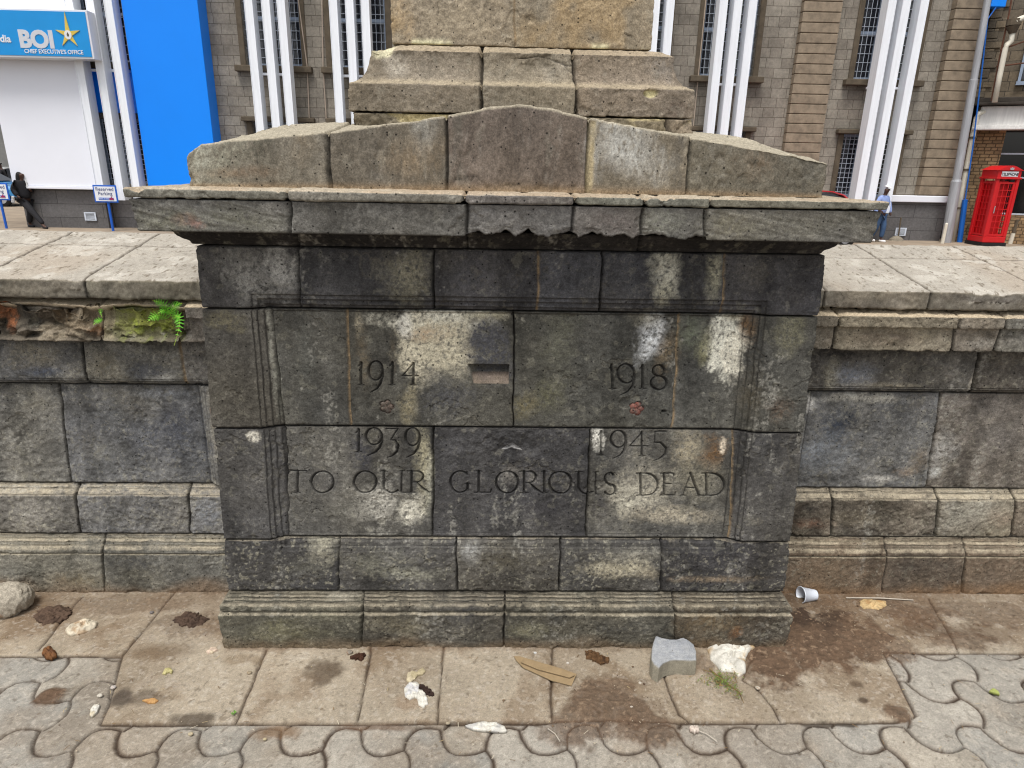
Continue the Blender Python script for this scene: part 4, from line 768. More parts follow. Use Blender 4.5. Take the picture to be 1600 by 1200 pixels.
# trodden-in stains
for q in [(505, 1053, 34, 20, (92, 74, 56), .75), (225, 1090, 44, 14, (96, 82, 68), .55), (192, 1093, 20, 16, (80, 70, 62), .7), (305, 1122, 40, 10, (76, 64, 52), .75), (720, 1130, 60, 5, (84, 70, 56), .5), (590, 1135, 70, 8, (116, 84, 58), .6), (440, 1142, 44, 14, (140, 110, 80), .7), (240, 1020, 60, 16, (120, 98, 74), .5), (380, 1030, 40, 10, (140, 118, 90), .5), (1340, 1070, 14, 8, (96, 78, 60), .7), (1350, 1095, 12, 6, (80, 64, 50), .8), (1300, 1130, 60, 4, (70, 58, 46), .8), (1450, 985, 80, 16, (96, 74, 56), .6), (1560, 990, 50, 14, (110, 86, 64), .5), (640, 1100, 26, 16, (150, 118, 88), .4), (75, 1085, 20, 12, (124, 94, 70), .8), (985, 1130, 26, 10, (130, 104, 80), .5)]:
    m = ell(X, Y, q[0], q[1], q[2], q[3], .35*n2+.2*n1); C = mixc(C, lin(*q[4], .62), m*q[5])
# heaped and trodden soil
soil = np.zeros(len(X))
for q in [(1265, 1000, 95, 62, 1.), (1200, 1030, 60, 40, 1.), (1330, 990, 70, 45, .95), (1170, 1010, 40, 30, .9), (960, 1105, 80, 34, .85), (905, 1130, 55, 32, .75), (1010, 1140, 60, 26, .8), (930, 1080, 46, 24, .85), (960, 1075, 60, 22, .7), (870, 1145, 40, 20, .6), (1400, 1113, 26, 16, .9), (75, 1088, 22, 14, .8), (1090, 1035, 26, 20, .6), (1420, 960, 70, 26, .8), (1490, 1000, 60, 14, .7), (1390, 1010, 50, 24, .7), (1580, 965, 60, 18, .6), (310, 975, 70, 20, .45), (80, 955, 60, 18, .45), (1520, 955, 120, 14, .55), (200, 945, 120, 14, .45)]:
    soil = np.maximum(soil, ell(X, Y, q[0], q[1], q[2], q[3], .30*n2+.35*n1+.08*n3, 3)*q[4])
wallfoot = np.where(X < -1.0, ss(2.30, 2.43, Y), np.where(X > 1.12, ss(2.22, 2.42, Y), ss(2.062, 2.09, Y)))*.6; soil = np.maximum(soil, wallfoot*np.clip(.6+.6*n1, 0, 1))
hp = np.zeros(len(X))
for q in [(1265, 985, 80, 55), (1245, 960, 46, 40), (930, 1110, 80, 34)]: hp = np.maximum(hp, ell(X, Y, q[0], q[1], q[2], q[3], .15*n1, .9))
crumb = fbm(X, Y, 55, 4, 31, .7); Z = Z*(1-.7*soil)+soil*(.0045+.004*crumb+.0022*n3)+hp*.012*soil
cs2 = lin(116, 92, 72, .56)[None, :]*(1+.28*crumb+.15*n3+.1*n1)[:, None]; deep = ell(X, Y, 1262, 958, 60, 34, .3*n2, 2)
cs2 = mixc(cs2, lin(62, 46, 36, .55), deep*.75); cs2 = mixc(cs2, lin(170, 144, 118, .6), .7*ss(.60, .75, fbm(X, Y, 75, 3, 33)))
C = C*(1-soil[:, None]*.95)+cs2*soil[:, None]*.95
# soft green tint where weeds root in a joint
nu, nv = len(gx), len(gy); i = np.arange(nv-1)[:, None]*nu+np.arange(nu-1)[None, :]
F = np.stack([i, i+1, i+nu+1, i+nu], -1).reshape(-1, 4)
edge = np.minimum(np.minimum(X-GX0, GX1-X), np.minimum(Y-GY0, GY1-Y)); Z = np.where(edge < .02, -.006, Z)
tag(mesh('pavement', np.stack([X, Y, Z], 1), F, PAVE, None, col=np.clip(C, .005, .8), smooth=True, base=(0, 1.9, 0)), kind='structure')
GZ = dict(zip([], []))
# wider plaza around the carved patch: coarser sheet of the same paving, just below
m, t, p = new_mat('plaza_paving'); geo = t.nodes.new('ShaderNodeNewGeometry')
vo = N(t, 'ShaderNodeTexVoronoi', Scale=4.2, feature='DISTANCE_TO_EDGE'); t.links.new(geo.outputs['Position'], vo.inputs['Vector'])
nn = N(t, 'ShaderNodeTexNoise', Scale=5.0, Detail=8.0); t.links.new(geo.outputs['Position'], nn.inputs['Vector'])
t.links.new(mul(t, ramp(t, vo.outputs['Distance'], [(.0, tuple(lin(70, 56, 44, .6))), (.05, tuple(lin(166, 154, 140, .6)))]), ramp(t, nn.outputs[0], [(.3, .8), (.7, 1.2)])), p.inputs['Base Color']); p.inputs['Roughness'].default_value = .9
PLAZA = m
def plane(name, x0, x1, y0, y1, z, mat, nx=1, ny=1, hole=None):
    xs, ys = np.linspace(x0, x1, nx+1), np.linspace(y0, y1, ny+1)
    v = [(x, y, z) for y in ys for x in xs]; f = [(j*(nx+1)+i, j*(nx+1)+i+1, (j+1)*(nx+1)+i+1, (j+1)*(nx+1)+i) for j in range(ny) for i in range(nx)]
    return tag(mesh(name, v, f, mat, None, base=(0, 0, z)), kind='structure')
plane('plaza', -14, 14, -12, 3.9, -.022, PLAZA)
ASPH = plain('asphalt', lin(96, 94, 92, .55), .92, .22, 3, .3)
SIDE = plain('sidewalk_paving', lin(184, 166, 144, .58), .9, .22, 2.2, .2)
LAND = plain('bare_ground', lin(150, 128, 100, .6), .95, .25, .5)
plane('land', -400, 400, -300, 500, -.62, LAND)
plane('street', -160, 160, 4.3, 17.2, -.46, ASPH)
MB().box(-160, 160, 17.2, 17.45, -.6, -.31).build('kerb', plain('kerb_concrete', lin(150, 146, 138, .6), .9, .15, 3), None)
tag(bpy.data.objects['kerb'], kind='structure')
MB().box(-160, 160, 17.45, 46, -.6, -.30).build('far_sidewalk', SIDE, None); tag(bpy.data.objects['far_sidewalk'], kind='structure')
MB().box(-14, 14, 3.9, 4.3, -.62, -.03).build('plaza_edge', plain('edge_stone', lin(130, 122, 108, .7), .9, .15, 3), None); tag(bpy.data.objects['plaza_edge'], kind='structure')
for k in range(-12, 12):
    pass
# ------------------------------------------------------------------ the bank building across the street
def pt(x, y, Y): a_, b_ = onY(x, y, Y); return a_, b_
def brick_mat(name, c1, c2, cm, bw=.46, rh=.268, mort=.009, bump=.35, dirt=.4):
    m, t, p = new_mat(name); geo = t.nodes.new('ShaderNodeNewGeometry'); mp = t.nodes.new('ShaderNodeMapping')
    mp.inputs['Rotation'].default_value = (-math.pi/2, 0, 0); t.links.new(geo.outputs['Position'], mp.inputs[0])
    b = t.nodes.new('ShaderNodeTexBrick'); b.inputs['Scale'].default_value = 1; b.inputs['Brick Width'].default_value = bw; b.inputs['Row Height'].default_value = rh
    b.inputs['Mortar Size'].default_value = mort; b.inputs['Mortar Smooth'].default_value = .4; b.inputs['Bias'].default_value = -.1; b.squash = .7; b.squash_frequency = 3; b.offset = .43
    b.inputs['Color1'].default_value = (*c1, 1); b.inputs['Color2'].default_value = (*c2, 1); b.inputs['Mortar'].default_value = (*cm, 1)
    t.links.new(mp.outputs[0], b.inputs['Vector'])
    n = N(t, 'ShaderNodeTexNoise', Scale=1.1, Detail=8.0, Roughness=.7); t.links.new(geo.outputs['Position'], n.inputs['Vector'])
    n2 = N(t, 'ShaderNodeTexNoise', Scale=14.0, Detail=6.0, Roughness=.75); t.links.new(geo.outputs['Position'], n2.inputs['Vector'])
    c = mul(t, b.outputs['Color'], ramp(t, n.outputs[0], [(.3, 1-dirt), (.62, 1.1)])); c = mul(t, c, ramp(t, n2.outputs[0], [(.3, .75), (.7, 1.22)]))
    t.links.new(c, p.inputs['Base Color']); p.inputs['Roughness'].default_value = .92
    inv = ramp(t, b.outputs['Fac'], [(0, 1.0), (1, 0.0)]); bp = N(t, 'ShaderNodeBump', Strength=bump, Distance=.02); t.links.new(inv, bp.inputs['Height'])
    bp2 = N(t, 'ShaderNodeBump', Strength=.4, Distance=.02); t.links.new(n2.outputs[0], bp2.inputs['Height']); t.links.new(bp.outputs[0], bp2.inputs['Normal']); t.links.new(bp2.outputs[0], p.inputs['Normal'])
    return m
ASHLAR = brick_mat('facade_ashlar', lin(154, 147, 135), lin(135, 127, 116), lin(96, 88, 78))
RUST = plain('rusticated_stone', lin(140, 126, 108), .92, .3, 5, .5)
GRAN = brick_mat('granite_cladding', lin(104, 102, 102), lin(92, 90, 90), lin(58, 57, 57), bw=2.6, rh=.39, mort=.008, dirt=.2)
WHITE = plain('white_cladding', lin(236, 238, 246), .42, .025, .5, spec=.4)
FINW = plain('white_fin_paint', lin(240, 243, 248), .45, .07, 3, streak=True)
BLUE = plain('blue_cladding', lin(0, 138, 255, 1.0), .35, .03, .7)
DARKF = plain('window_surround', lin(92, 82, 68), .9, .3, 5, .4)
BAR = plain('grille_paint', lin(196, 204, 216), .5, .08, 5)
FRM = plain('window_frame_paint', lin(150, 164, 184), .5, .1, 5)
def glass(name, c, r=.08):
    m = plain(name, c, r, .3, 1.5, spec=.7); return m
GLS = glass('dark_window_glass', lin(34, 36, 42)); GLSR = glass('shop_glass', lin(20, 20, 23))
bank = thing('bank_building', (0, 21.5, -.3), 'brown ashlar bank building with white vertical fins, blue panel and grey granite base', 'building')
FY = 21.2
W6 = [(-11.75, -10.3), (-7.2, -5.62), (-4.75, -3.2), (3.25, 4.85), (5.9, 7.45), (10.46, 12.2)]
holes = []
for a_, b_ in W6: holes += [(a_, b_, 4.3, 7.6), (a_, b_, .98, 2.8)]
def pierced(x0, x1, z0, z1, holes, y0, rev):
    xs = sorted({x0, x1, *[h[0] for h in holes], *[h[1] for h in holes]}); zs = sorted({z0, z1, *[h[2] for h in holes], *[h[3] for h in holes]})
    v = []; f = []
    def q(*p): n = len(v); v.extend(p); f.append((n, n+1, n+2, n+3))
    for i in range(len(xs)-1):
        for j in range(len(zs)-1):
            cx, cz = (xs[i]+xs[i+1])/2, (zs[j]+zs[j+1])/2
            if any(h[0] < cx < h[1] and h[2] < cz < h[3] for h in holes): continue
            q((xs[i], y0, zs[j]), (xs[i+1], y0, zs[j]), (xs[i+1], y0, zs[j+1]), (xs[i], y0, zs[j+1]))
    for a_, b_, c_, d_ in holes:
        q((a_, y0, c_), (a_, y0+rev, c_), (a_, y0+rev, d_), (a_, y0, d_)); q((b_, y0+rev, c_), (b_, y0, c_), (b_, y0, d_), (b_, y0+rev, d_))
        q((a_, y0, d_), (a_, y0+rev, d_), (b_, y0+rev, d_), (b_, y0, d_)); q((a_, y0+rev, c_), (a_, y0, c_), (b_, y0, c_), (b_, y0+rev, c_))
    # sides, top and back
    q((x0, y0+9, z0), (x0, y0, z0), (x0, y0, z1), (x0, y0+9, z1)); q((x1, y0, z0), (x1, y0+9, z0), (x1, y0+9, z1), (x1, y0, z1)); q((x0, y0, z1), (x1, y0, z1), (x1, y0+9, z1), (x0, y0+9, z1)); q((x1, y0+9, z0), (x0, y0+9, z0), (x0, y0+9, z1), (x1, y0+9, z1))
    return v, f
v, f = pierced(-14.05, 13.95, -.3, 10.5, holes, FY, .3); mesh('wall', v, f, ASHLAR, bank)
MB().box(-11.6, 12.4, FY-.15, FY-.005, -.3, .86).box(12.4, 13.98, FY-.15, FY-.005, -.3, .86).build('plinth', GRAN, bank)
MB().box(12.1, 13.9, FY-.26, FY-.004, .863, 1.06).build('plinth_band', WHITE, bank, bevel=.02)
rb = random.Random(3)
for a_, b_, c_, d_ in holes:
    up = c_ > 3
    g = MB().box(a_, b_, FY+.24, FY+.26, c_, d_).build('window', GLS, bank)
    fr = MB(); W_ = b_-a_
    for x in (a_, a_+W_/3-.03, a_+2*W_/3-.03, b_-.06): fr.box(x, x+.07, FY+.17, FY+.235, c_, d_)
    for z in ([c_, c_+1.22, d_-.08] if up else [c_, d_-.08]): fr.box(a_, b_, FY+.16, FY+.237, z, z+.085)
    fr.build('window_frame', FRM, g)
    gr = MB(); nb = int(W_/.13)
    for i in range(1, nb): x = a_+W_*i/nb; gr.tube([(x, FY+.10, c_), (x, FY+.10, d_)], .008, 4)
    nz = int((d_-c_)/(.24 if up else .15))
    for i in range(1, nz+1): z = c_+(d_-c_)*i/(nz+1); gr.tube([(a_, FY+.095, z), (b_, FY+.095, z)], .008, 4)
    gr.build('window_grille', BAR, g)
    s = MB()
    s.box(a_-.17, a_-.003, FY-.05, FY-.004, c_, d_).box(b_+.003, b_+.17, FY-.05, FY-.004, c_, d_)
    if up: s.box(a_-.3, b_+.3, FY-.22, FY-.004, c_-.17, c_-.003)
    else: s.box(a_-.27, b_+.27, FY-.20, FY-.004, d_+.003, d_+.13)
    s.build('sill' if up else 'hood_mould', DARKF, bank, bevel=.02)
def fin(x, zb):
    m = MB().box(x, x+.20, 20.42, 20.80, zb, 10.2); m.box(x-.012, x+.0, 20.40, 20.44, zb, 10.2).box(x+.2, x+.212, 20.40, 20.44, zb, 10.2)
    m.build('fin', FINW, bank)
for xs3, zb in (((-11.62, -11.06, -10.58), .54), ((-6.84, -6.38, -5.97), .55), ((-4.57, -4.13, -3.71), .55), ((3.8, 4.2, 4.6), .55), ((6.06, 6.46, 6.87), .55), ((10.72, 11.12, 11.62), .56)):
    for x in xs3: fin(x, zb)
    # brackets that tie the fins back to the wall
    for z in (4.02, 8.9): MB().box(xs3[0]+.05, xs3[2]+.15, 20.80, FY-.003 if z > 8 else FY-.23, z, z+.06).build('fin_bracket', FINW, bank)
MB().box(-10.22, -8.17, 20.6, FY-.003, .95, 10.3).build('blue_panel', BLUE, bank, bevel=.015)
MB().box(-11.72, -10.26, FY-.10, FY-.003, 2.96, 4.12).build('blue_spandrel', BLUE, bank)
MB().box(-14.1, -11.66, 20.56, FY-.003, .90, 10.3).build('white_panel', WHITE, bank, bevel=.02)
MB().box(-14.12, -11.62, 20.52, FY-.002, .82, .897).build('panel_ledge', WHITE, bank, bevel=.01)
MB().box(-14.02, -11.61, 20.72, FY-.16, -.3, .815).build('plinth', GRAN, bank)
def rustic(x0, x1, y0):
    m = MB(); z = .9 if x0 < 10 else 1.07; k = 0
    while z < 10.2:
        m.box(x0, x1, y0, FY-.004, z+.018, z+.262); m.box(x0+.02, x1-.02, y0+.03, FY-.005, z-.02, z+.02); z += .268; k += 1
    m.build('rusticated_pilaster', RUST, bank, bevel=.012)
rustic(8.62, 9.72, 20.98); rustic(12.96, 13.93, 20.95)
VENT = plain('vent_frame', lin(206, 214, 226), .5, .1, 6)
for (x, y, Y) in ((141.5, 338, 20.70), (1407, 362, 21.03)):
    a_, b_ = onY(x, y, Y); fr = MB().box(a_-.17, a_+.17, Y-.02, Y-.003, b_-.12, b_-.09).box(a_-.17, a_+.17, Y-.02, Y-.003, b_+.09, b_+.12).box(a_-.17, a_-.13, Y-.02, Y-.003, b_-.088, b_+.088).box(a_+.13, a_+.17, Y-.02, Y-.003, b_-.088, b_+.088)
    for i in range(5): fr.box(a_-.128, a_+.128, Y-.012, Y-.004, b_-.07+.033*i, b_-.055+.033*i)
    fr.build('vent_grille', VENT, bank)
CAB = plain('pale_conduit', lin(176, 160, 144), .7, .1, 4)
for pts in (((466, 0), (480, 105), (484, 205)), ((503, 0), (505, 108), (511, 205)), ((1105, -20), (1096, 70), (1088, 150))):
    MB().tube([(*pt(x, y, FY-.06)[:1], FY-.06, pt(x, y, FY-.06)[1]) for x, y in pts]+[(pt(*pts[-1], FY-.06)[0], FY-.06, .9)], .017, 6).build('conduit', CAB, bank)

# lettering
def text(body, size, x, y, z, mat, parent, align='CENTER', ext=.006, bold=0.0, sx=1.0, name='lettering', clip=None):
    cu = bpy.data.curves.new(name, 'FONT'); cu.body = body; cu.size = size; cu.extrude = ext; cu.align_x = align; cu.offset = bold; cu.resolution_u = 4
    tmp = bpy.data.objects.new(name+'_tmp', cu); COL.objects.link(tmp); dg = bpy.context.evaluated_depsgraph_get()
    me = bpy.data.meshes.new_from_object(tmp.evaluated_get(dg)); bpy.data.objects.remove(tmp)
    co = np.empty(len(me.vertices)*3, np.float32); me.vertices.foreach_get('co', co); co = co.reshape(-1, 3)
    new = np.stack([co[:, 0]*sx+x, y-co[:, 2], co[:, 1]+z], 1)-np.array(origin(parent))
    me.vertices.foreach_set('co', new.astype(np.float32).ravel()); me.update(); me.materials.clear(); me.materials.append(mat)
    o = bpy.data.objects.new(name, me); COL.objects.link(o); o.parent = parent; return o
SGB = plain('sign_blue', lin(20, 148, 222, .95), .3, .06, .9); SW = plain('sign_white', lin(226, 228, 232), .4, .03, 4); GOLD = plain('logo_gold', lin(220, 190, 84), .45, .1, 8); GREYT = plain('letter_grey', lin(206, 208, 214), .45, .05, 6)
SGY = 20.05
a_, zt = onY(140, 17, SGY); _, zb = onY(145, 91, SGY); xr = onY(141, 60, SGY)[0]; xl = xr-5.6
sg = thing('shop_sign', ((xl+xr)/2, SGY, zb), 'bright blue fascia sign reading BOI with a gold star on the white panel', 'sign')
MB().box(xl, xr+.02, SGY+.01, 20.55, zb-.02, zt+.02).build('sign_box', SW, sg, bevel=.01)
MB().box(xl+.03, xr-.03, SGY-.004, SGY+.008, zb+.03, zt-.03).build('sign_face', SGB, sg)
def P2(x, y): return onY(x, y, SGY)
x0, z0 = P2(30, 73); x1, z1 = P2(84, 48); text('BOI', (z1-z0)*1.40, (x0+x1)/2, SGY-.008, z0, GREYT, sg, bold=.028, sx=1.0)
x1, z0 = P2(18, 66); text('Bank of India', .245, x1, SGY-.008, z0, SW, sg, align='RIGHT', bold=.006)
x0, z0 = P2(85, 84); text("CHIEF EXECUTIVE'S OFFICE", .142, x0, SGY-.008, z0, SW, sg, sx=.90, bold=.002)
cx, cz = P2(107, 54); s_ = P2(127, 54)[0]-cx
def star(r_, cx, cz, top=1.0):
    poly = []
    for i in range(10):
        t = math.pi/2-i*math.pi/5; rr = r_*(1 if i % 2 == 0 else .30)
        if i == 0: rr = r_*1.62
        poly.append((cx+rr*math.cos(t), cz+rr*math.sin(t)))
    return poly
MB().prismY(star(s_, cx, cz)[::-1], SGY-.022, SGY-.006).build('star', GOLD, sg)
MB().prismY([(cx+.095*math.cos(t), cz-.01+.11*math.sin(t)) for t in np.linspace(2*math.pi, 0, 20, endpoint=False)], SGY-.030, SGY-.023).build('emblem_disc', SW, sg)
MB().prismY([(cx-.02, cz-.05), (cx+.02, cz-.05), (cx+.03, cz), (cx, cz+.055), (cx-.03, cz)], SGY-.034, SGY-.031).build('emblem_mark', DARKF, sg)

# reserved parking signs
PB = plain('post_blue', lin(28, 92, 190), .4, .08, 8); NAVY = plain('letter_navy', lin(40, 60, 120), .5, .05, 8); MAG = plain('sign_magenta', lin(150, 40, 90), .5, .05, 8)
def psign(px, py, label):
    X0, Y0 = onZ(px, py, -.3); r = thing('parking_sign', (X0, Y0, -.3), label, 'sign', 'reserved parking signs')
    MB().tube([(X0, Y0, -.3), (X0-.01, Y0, .64)], .035, 8).build('post', PB, r)
    MB().box(X0-.35, X0+.31, Y0-.055, Y0-.03, .50, .98).build('sign_board', PB, r, bevel=.01)
    MB().box(X0-.31, X0+.27, Y0-.062, Y0-.056, .54, .94).build('sign_face', SW, r)
    text('Reserved', .135, X0-.02, Y0-.066, .825, NAVY, r, ext=.001); text('Parking', .135, X0-.02, Y0-.066, .705, NAVY, r, ext=.001)
    MB().box(X0-.22, X0+.20, Y0-.068, Y0-.0625, .575, .635).build('logo_strip', PB, r); text('Bank of India', .055, X0-.06, Y0-.071, .59, SW, r, ext=.001); MB().prismY([(X0+.08, .575), (X0+.08, .62), (X0+.12, .632), (X0+.14, .675), (X0+.16, .632), (X0+.2, .62), (X0+.2, .575)][::-1], Y0-.072, Y0-.0685).build('logo_mark', MAG, r)
psign(177, 361, 'blue framed Reserved Parking sign beside the grey granite base of the white panel'); psign(10.5, 357, 'blue framed Reserved Parking sign left of the woman in black, cut by the picture edge')

# ------------------------------------------------------------------ corner building on the right
CBX, CBY, CA = 14.35, 21.35, math.radians(-32)
cb = thing('corner_building', (CBX, CBY, -.3), 'stained stone corner building with white fascia over a dark shopfront at the right edge', 'building')
def cbp(s, d, z): return (CBX+s*math.cos(CA)-d*math.sin(CA)*-1*-1, CBY+s*math.sin(CA)+d*math.cos(CA), z)
def cbbox(m, s0, s1, d0, d1, z0, z1):
    v = [cbp(s, d, z) for z in (z0, z1) for d in (d0, d1) for s in (s0, s1)]
    return m.add(v, [(0, 2, 3, 1), (4, 5, 7, 6), (0, 1, 5, 4), (2, 6, 7, 3), (0, 4, 6, 2), (1, 3, 7, 5)])
PIER = brick_mat('stained_pier_stone', lin(176, 146, 108), lin(138, 114, 84), lin(100, 82, 60), bw=.2, rh=.1, mort=.012, bump=.9, dirt=.5)
CST = brick_mat('corner_stone', lin(126, 112, 92), lin(100, 92, 80), lin(60, 54, 46), bw=.42, rh=.27, dirt=.45)
cbbox(MB(), 0, .95, 0, 6, -.3, 2.98).build('pier', PIER, cb); cbbox(MB(), .955, 9, .25, .3, .55, 2.98).build('shop_window', GLSR, cb); cbbox(MB(), .955, 9, .05, 6, -.3, .545).build('stall_riser', PIER, cb)
mu = MB()
for s in (2.05, 3.3): cbbox(mu, s, s+.05, .18, .245, .55, 2.98)
for z in (.56, 1.62, 2.3): cbbox(mu, .957, 9, .19, .246, z, z+.045)
mu.build('shop_mullions', BAR, cb)
cbbox(MB(), .0, 9, -.002, 6, 2.985, 3.02).build('lintel', DARKF, cb)
fa = MB(); cbbox(fa, .18, 9, -.42, -.01, 3.10, 3.62); cbbox(fa, .10, 9, -.52, -.012, 3.04, 3.097); cbbox(fa, .06, 9, -.56, -.014, 2.97, 3.036); fa.build('fascia', plain('weathered_white', lin(214, 212, 208), .7, .14, 4, streak=True), cb, bevel=.01)
le = MB(); cbbox(le, -.12, 9, -.6, -.004, 3.64, 3.72); cbbox(le, -.06, 9, -.45, -.005, 3.725, 3.86); le.build('string_course', plain('black_stained_stone', lin(62, 56, 50), .95, .3, 7, .5), cb, bevel=.02)
cbbox(MB(), -.05, 9, 0, 6, 3.87, 10).build('wall', CST, cb)
q = MB(); z = 3.9; k = 0
while z < 9.8: cbbox(q, -.08, .34 if k % 2 else .2, -.05, -.004, z, z+.24); z += .265; k += 1
q.build('quoins', CST, cb, bevel=.012)
wn = cbbox(MB(), 1.0, 2.2, -.03, -.005, 4.35, 6.6).build('window', GLS, cb); wf = MB(); cbbox(wf, .93, 1.0, -.09, -.006, 4.3, 6.6); cbbox(wf, 2.2, 2.27, -.09, -.006, 4.3, 6.6); cbbox(wf, .9, 2.3, -.14, -.007, 4.2, 4.298); cbbox(wf, 1.002, 2.198, -.05, -.031, 5.4, 5.46); wf.build('window_frame', FRM, wn)
# recessed dark party wall between the two buildings
MB().box(13.955, 14.9, 21.9, 22.2, -.3, 10).build('party_wall', brick_mat('dark_party_stone', lin(92, 84, 72), lin(70, 66, 58), lin(40, 36, 32), dirt=.45), cb)

GALV = plain('galvanised_steel', lin(170, 172, 176), .55, .18, 3, .1, metal=.3, streak=True)
X0, Y0 = onZ(1478, 378, -.3); Y0 = 20.62
xb, xt = onY(1478, 378, Y0)[0], onY(1543, 0, Y0)[0]; zt_ = onY(1543, 0, Y0)[1]; kx = (xt-xb)/(zt_+.3)
po = thing('steel_pole', (xb, Y0, -.3), 'tall grey galvanised steel pole leaning against the pilaster at the bank corner', 'pole')
MB().tube([(xb, Y0, -.3), (xb+kx*1.8, Y0, 1.5)], .145, 16).build('lower_section', GALV, po, smooth=False)
MB().tube([(xb+kx*1.8, Y0, 1.5), (xb+kx*1.86, Y0, 1.56), (xb+kx*4.6, Y0, 4.3), (xb+kx*4.6, Y0, 4.31), (xb+kx*9.6, Y0, 9.3)], [.135, .115, .11, .095, .085], 16).build('upper_section', GALV, po)
BP = plain('blue_pipe_paint', lin(30, 104, 196), .45, .1, 5)
def pl(pts, Y): return [(onY(x, y, Y)[0], Y, onY(x, y, Y)[1]) for x, y in pts]
tag(MB().tube(pl([(1499, 380), (1507, 320), (1508, 312)], 20.75), .075, 10).tube(pl([(1508, 312), (1520, 230), (1533, 120), (1543, 30), (1556, 12)], 20.75), .02, 6).build('blue_conduit', BP), 'blue conduit with a thick lower sleeve running up beside the steel pole', 'conduit')
BX = thing('junction_box', (onY(1556, 5, 20.9)[0], 20.9, 6.0), 'bright blue box mounted high in the corner between the two buildings', 'box')
bx0, bz0 = onY(1546, 11, 20.8); bx1, _ = onY(1570, 8, 20.8); MB().box(bx0, bx1, 20.75, 21.1, bz0, bz0+1.2).build('housing', BLUE, BX, bevel=.02); MB().box(bx0-.03, bx1+.03, 20.7, 21.13, bz0+1.2, bz0+1.26).build('lid', BLUE, BX)
WP = plain('white_pvc', lin(214, 208, 192), .5, .12, 5, streak=True)
dp = thing('drainpipe', (onY(1487, 378, 20.9)[0], 20.9, -.3), 'cream plastic drainpipe with an elbow below the white fascia', 'drainpipe')
MB().tube(pl([(1487, 381), (1503, 300), (1516, 232), (1526, 184), (1529, 177), (1536, 175), (1546, 176)], 20.9), .075, 12).build('pipe', WP, dp, smooth=True); 
for (x, y) in ((1498, 325), (1510, 265), (1520, 215)): MB().tube(pl([(x-.3, y+1.6), (x+.3, y-1.6)], 20.9), .10, 12).build('clamp', DARKF, dp)
dp2 = thing('drainpipe', (onY(1553, 160, 20.6)[0], 20.6, 3.8), 'white drainpipe with a swan neck on the upper wall of the corner building', 'drainpipe')
MB().tube(pl([(1554, 160), (1562, 118), (1571, 76), (1573, 70), (1580, 64), (1582, 52)], 20.4), .07, 12).build('pipe', WP, dp2, smooth=True); MB().tube(pl([(1582, 52), (1583, 40)], 20.4), [.09, .17], 12).tube(pl([(1583, 40), (1585, 30)], 20.4), .18, 12).build('hopper', DARKF, dp2); MB().tube(pl([(1586, 34), (1596, 29), (1612, 24)], 20.3), .075, 12).build('branch_pipe', WP, dp2)
tag(MB().tube(pl([(1549, 158), (1560, 100), (1577, 20), (1582, -10)], 20.5), .022, 6).tube(pl([(1563, 78), (1620, 58)], 20.5), .02, 6).tube(pl([(1557, 104), (1620, 96)], 20.5), .02, 6).build('rusty_conduit', plain('rust', lin(96, 62, 46), .9, .2, 8)), 'rusty brown conduit climbing beside the white drainpipe on the corner building', 'conduit')
tag(MB().tube(pl([(1472, 381), (1479, 350)], 20.3), [.045, .04], 8).prism([(0, 0)]*3, 0, 0).build('marker_stake', WP) if False else MB().tube(pl([(1472, 381), (1479, 350)], 20.3), [.05, .045], 8).tube(pl([(1479, 350), (1479.4, 348)], 20.3), [.045, .012], 8).build('marker_stake', WP), 'short white leaning stake at the foot of the steel pole', 'stake')
bo = thing('bollard', (*onZ(1578, 381, -.3), -.3), 'thin black and white bollard right of the red telephone box', 'bollard')
x_, y_ = onZ(1578, 381, -.3); MB().tube([(x_, y_, -.3), (x_+.02, y_, .02)], .06, 10).build('white_base', WP, bo); MB().tube([(x_+.02, y_, .02), (x_+.05, y_, .42)], .055, 10).build('post', DARKF, bo); MB().lathe([(.0, .44), (.06, .43), (.065, .40)], 10, (x_+.05, y_, 0)).build('cap', DARKF, bo)
mt_ = thing('conduit_stub', (*onZ(1402, 374, -.3), -.3), 'thin dark pipe rising from a crumbled mortar lump beside the granite base', 'pipe')
a_, b_ = onZ(1402, 376, -.3); b_ = 20.9; a_ = onY(1403, 374, b_)[0]; MB().tube([(a_, b_, -.25), (onY(1407, 345, b_)[0], b_, onY(1408, 340, b_)[1])], .022, 6).build('pipe', DARKF, mt_); MB().lathe([(.22, -.3), (.19, -.24), (.10, -.17), (.0, -.15)], 9, (a_-.05, b_, 0)).build('mortar_lump', plain('mortar_lump', lin(128, 120, 106), .95, .3, 12, .6), mt_)

# ------------------------------------------------------------------ telephone box
RED = plain('telephone_red', lin(196, 22, 28), .42, .06, 3, coat=.2); REDD = plain('red_interior', lin(196, 14, 20), .5, .1, 3); BLK = plain('black_base', lin(24, 24, 26), .6, .1, 5)
TX, TY, TS, TZ = 14.38, 19.7, .68, -.3
tb = thing('telephone_box', (TX+TS/2, TY+TS/2, TZ), 'red telephone box with glazed sides standing at the corner building', 'telephone box')
MB().box(TX-.03, TX+TS+.03, TY-.03, TY+TS+.03, TZ, TZ+.10).build('base', BLK, tb)
MB().box(TX, TX+TS, TY, TY+TS, TZ+.103, TZ+.28).build('plinth', RED, tb, bevel=.015)
po_ = MB()
for x in (TX, TX+TS-.09):
    for y in (TY, TY+TS-.09): po_.box(x, x+.09, y, y+.09, TZ+.28, TZ+1.90)
po_.build('corner_posts', RED, tb, bevel=.01)
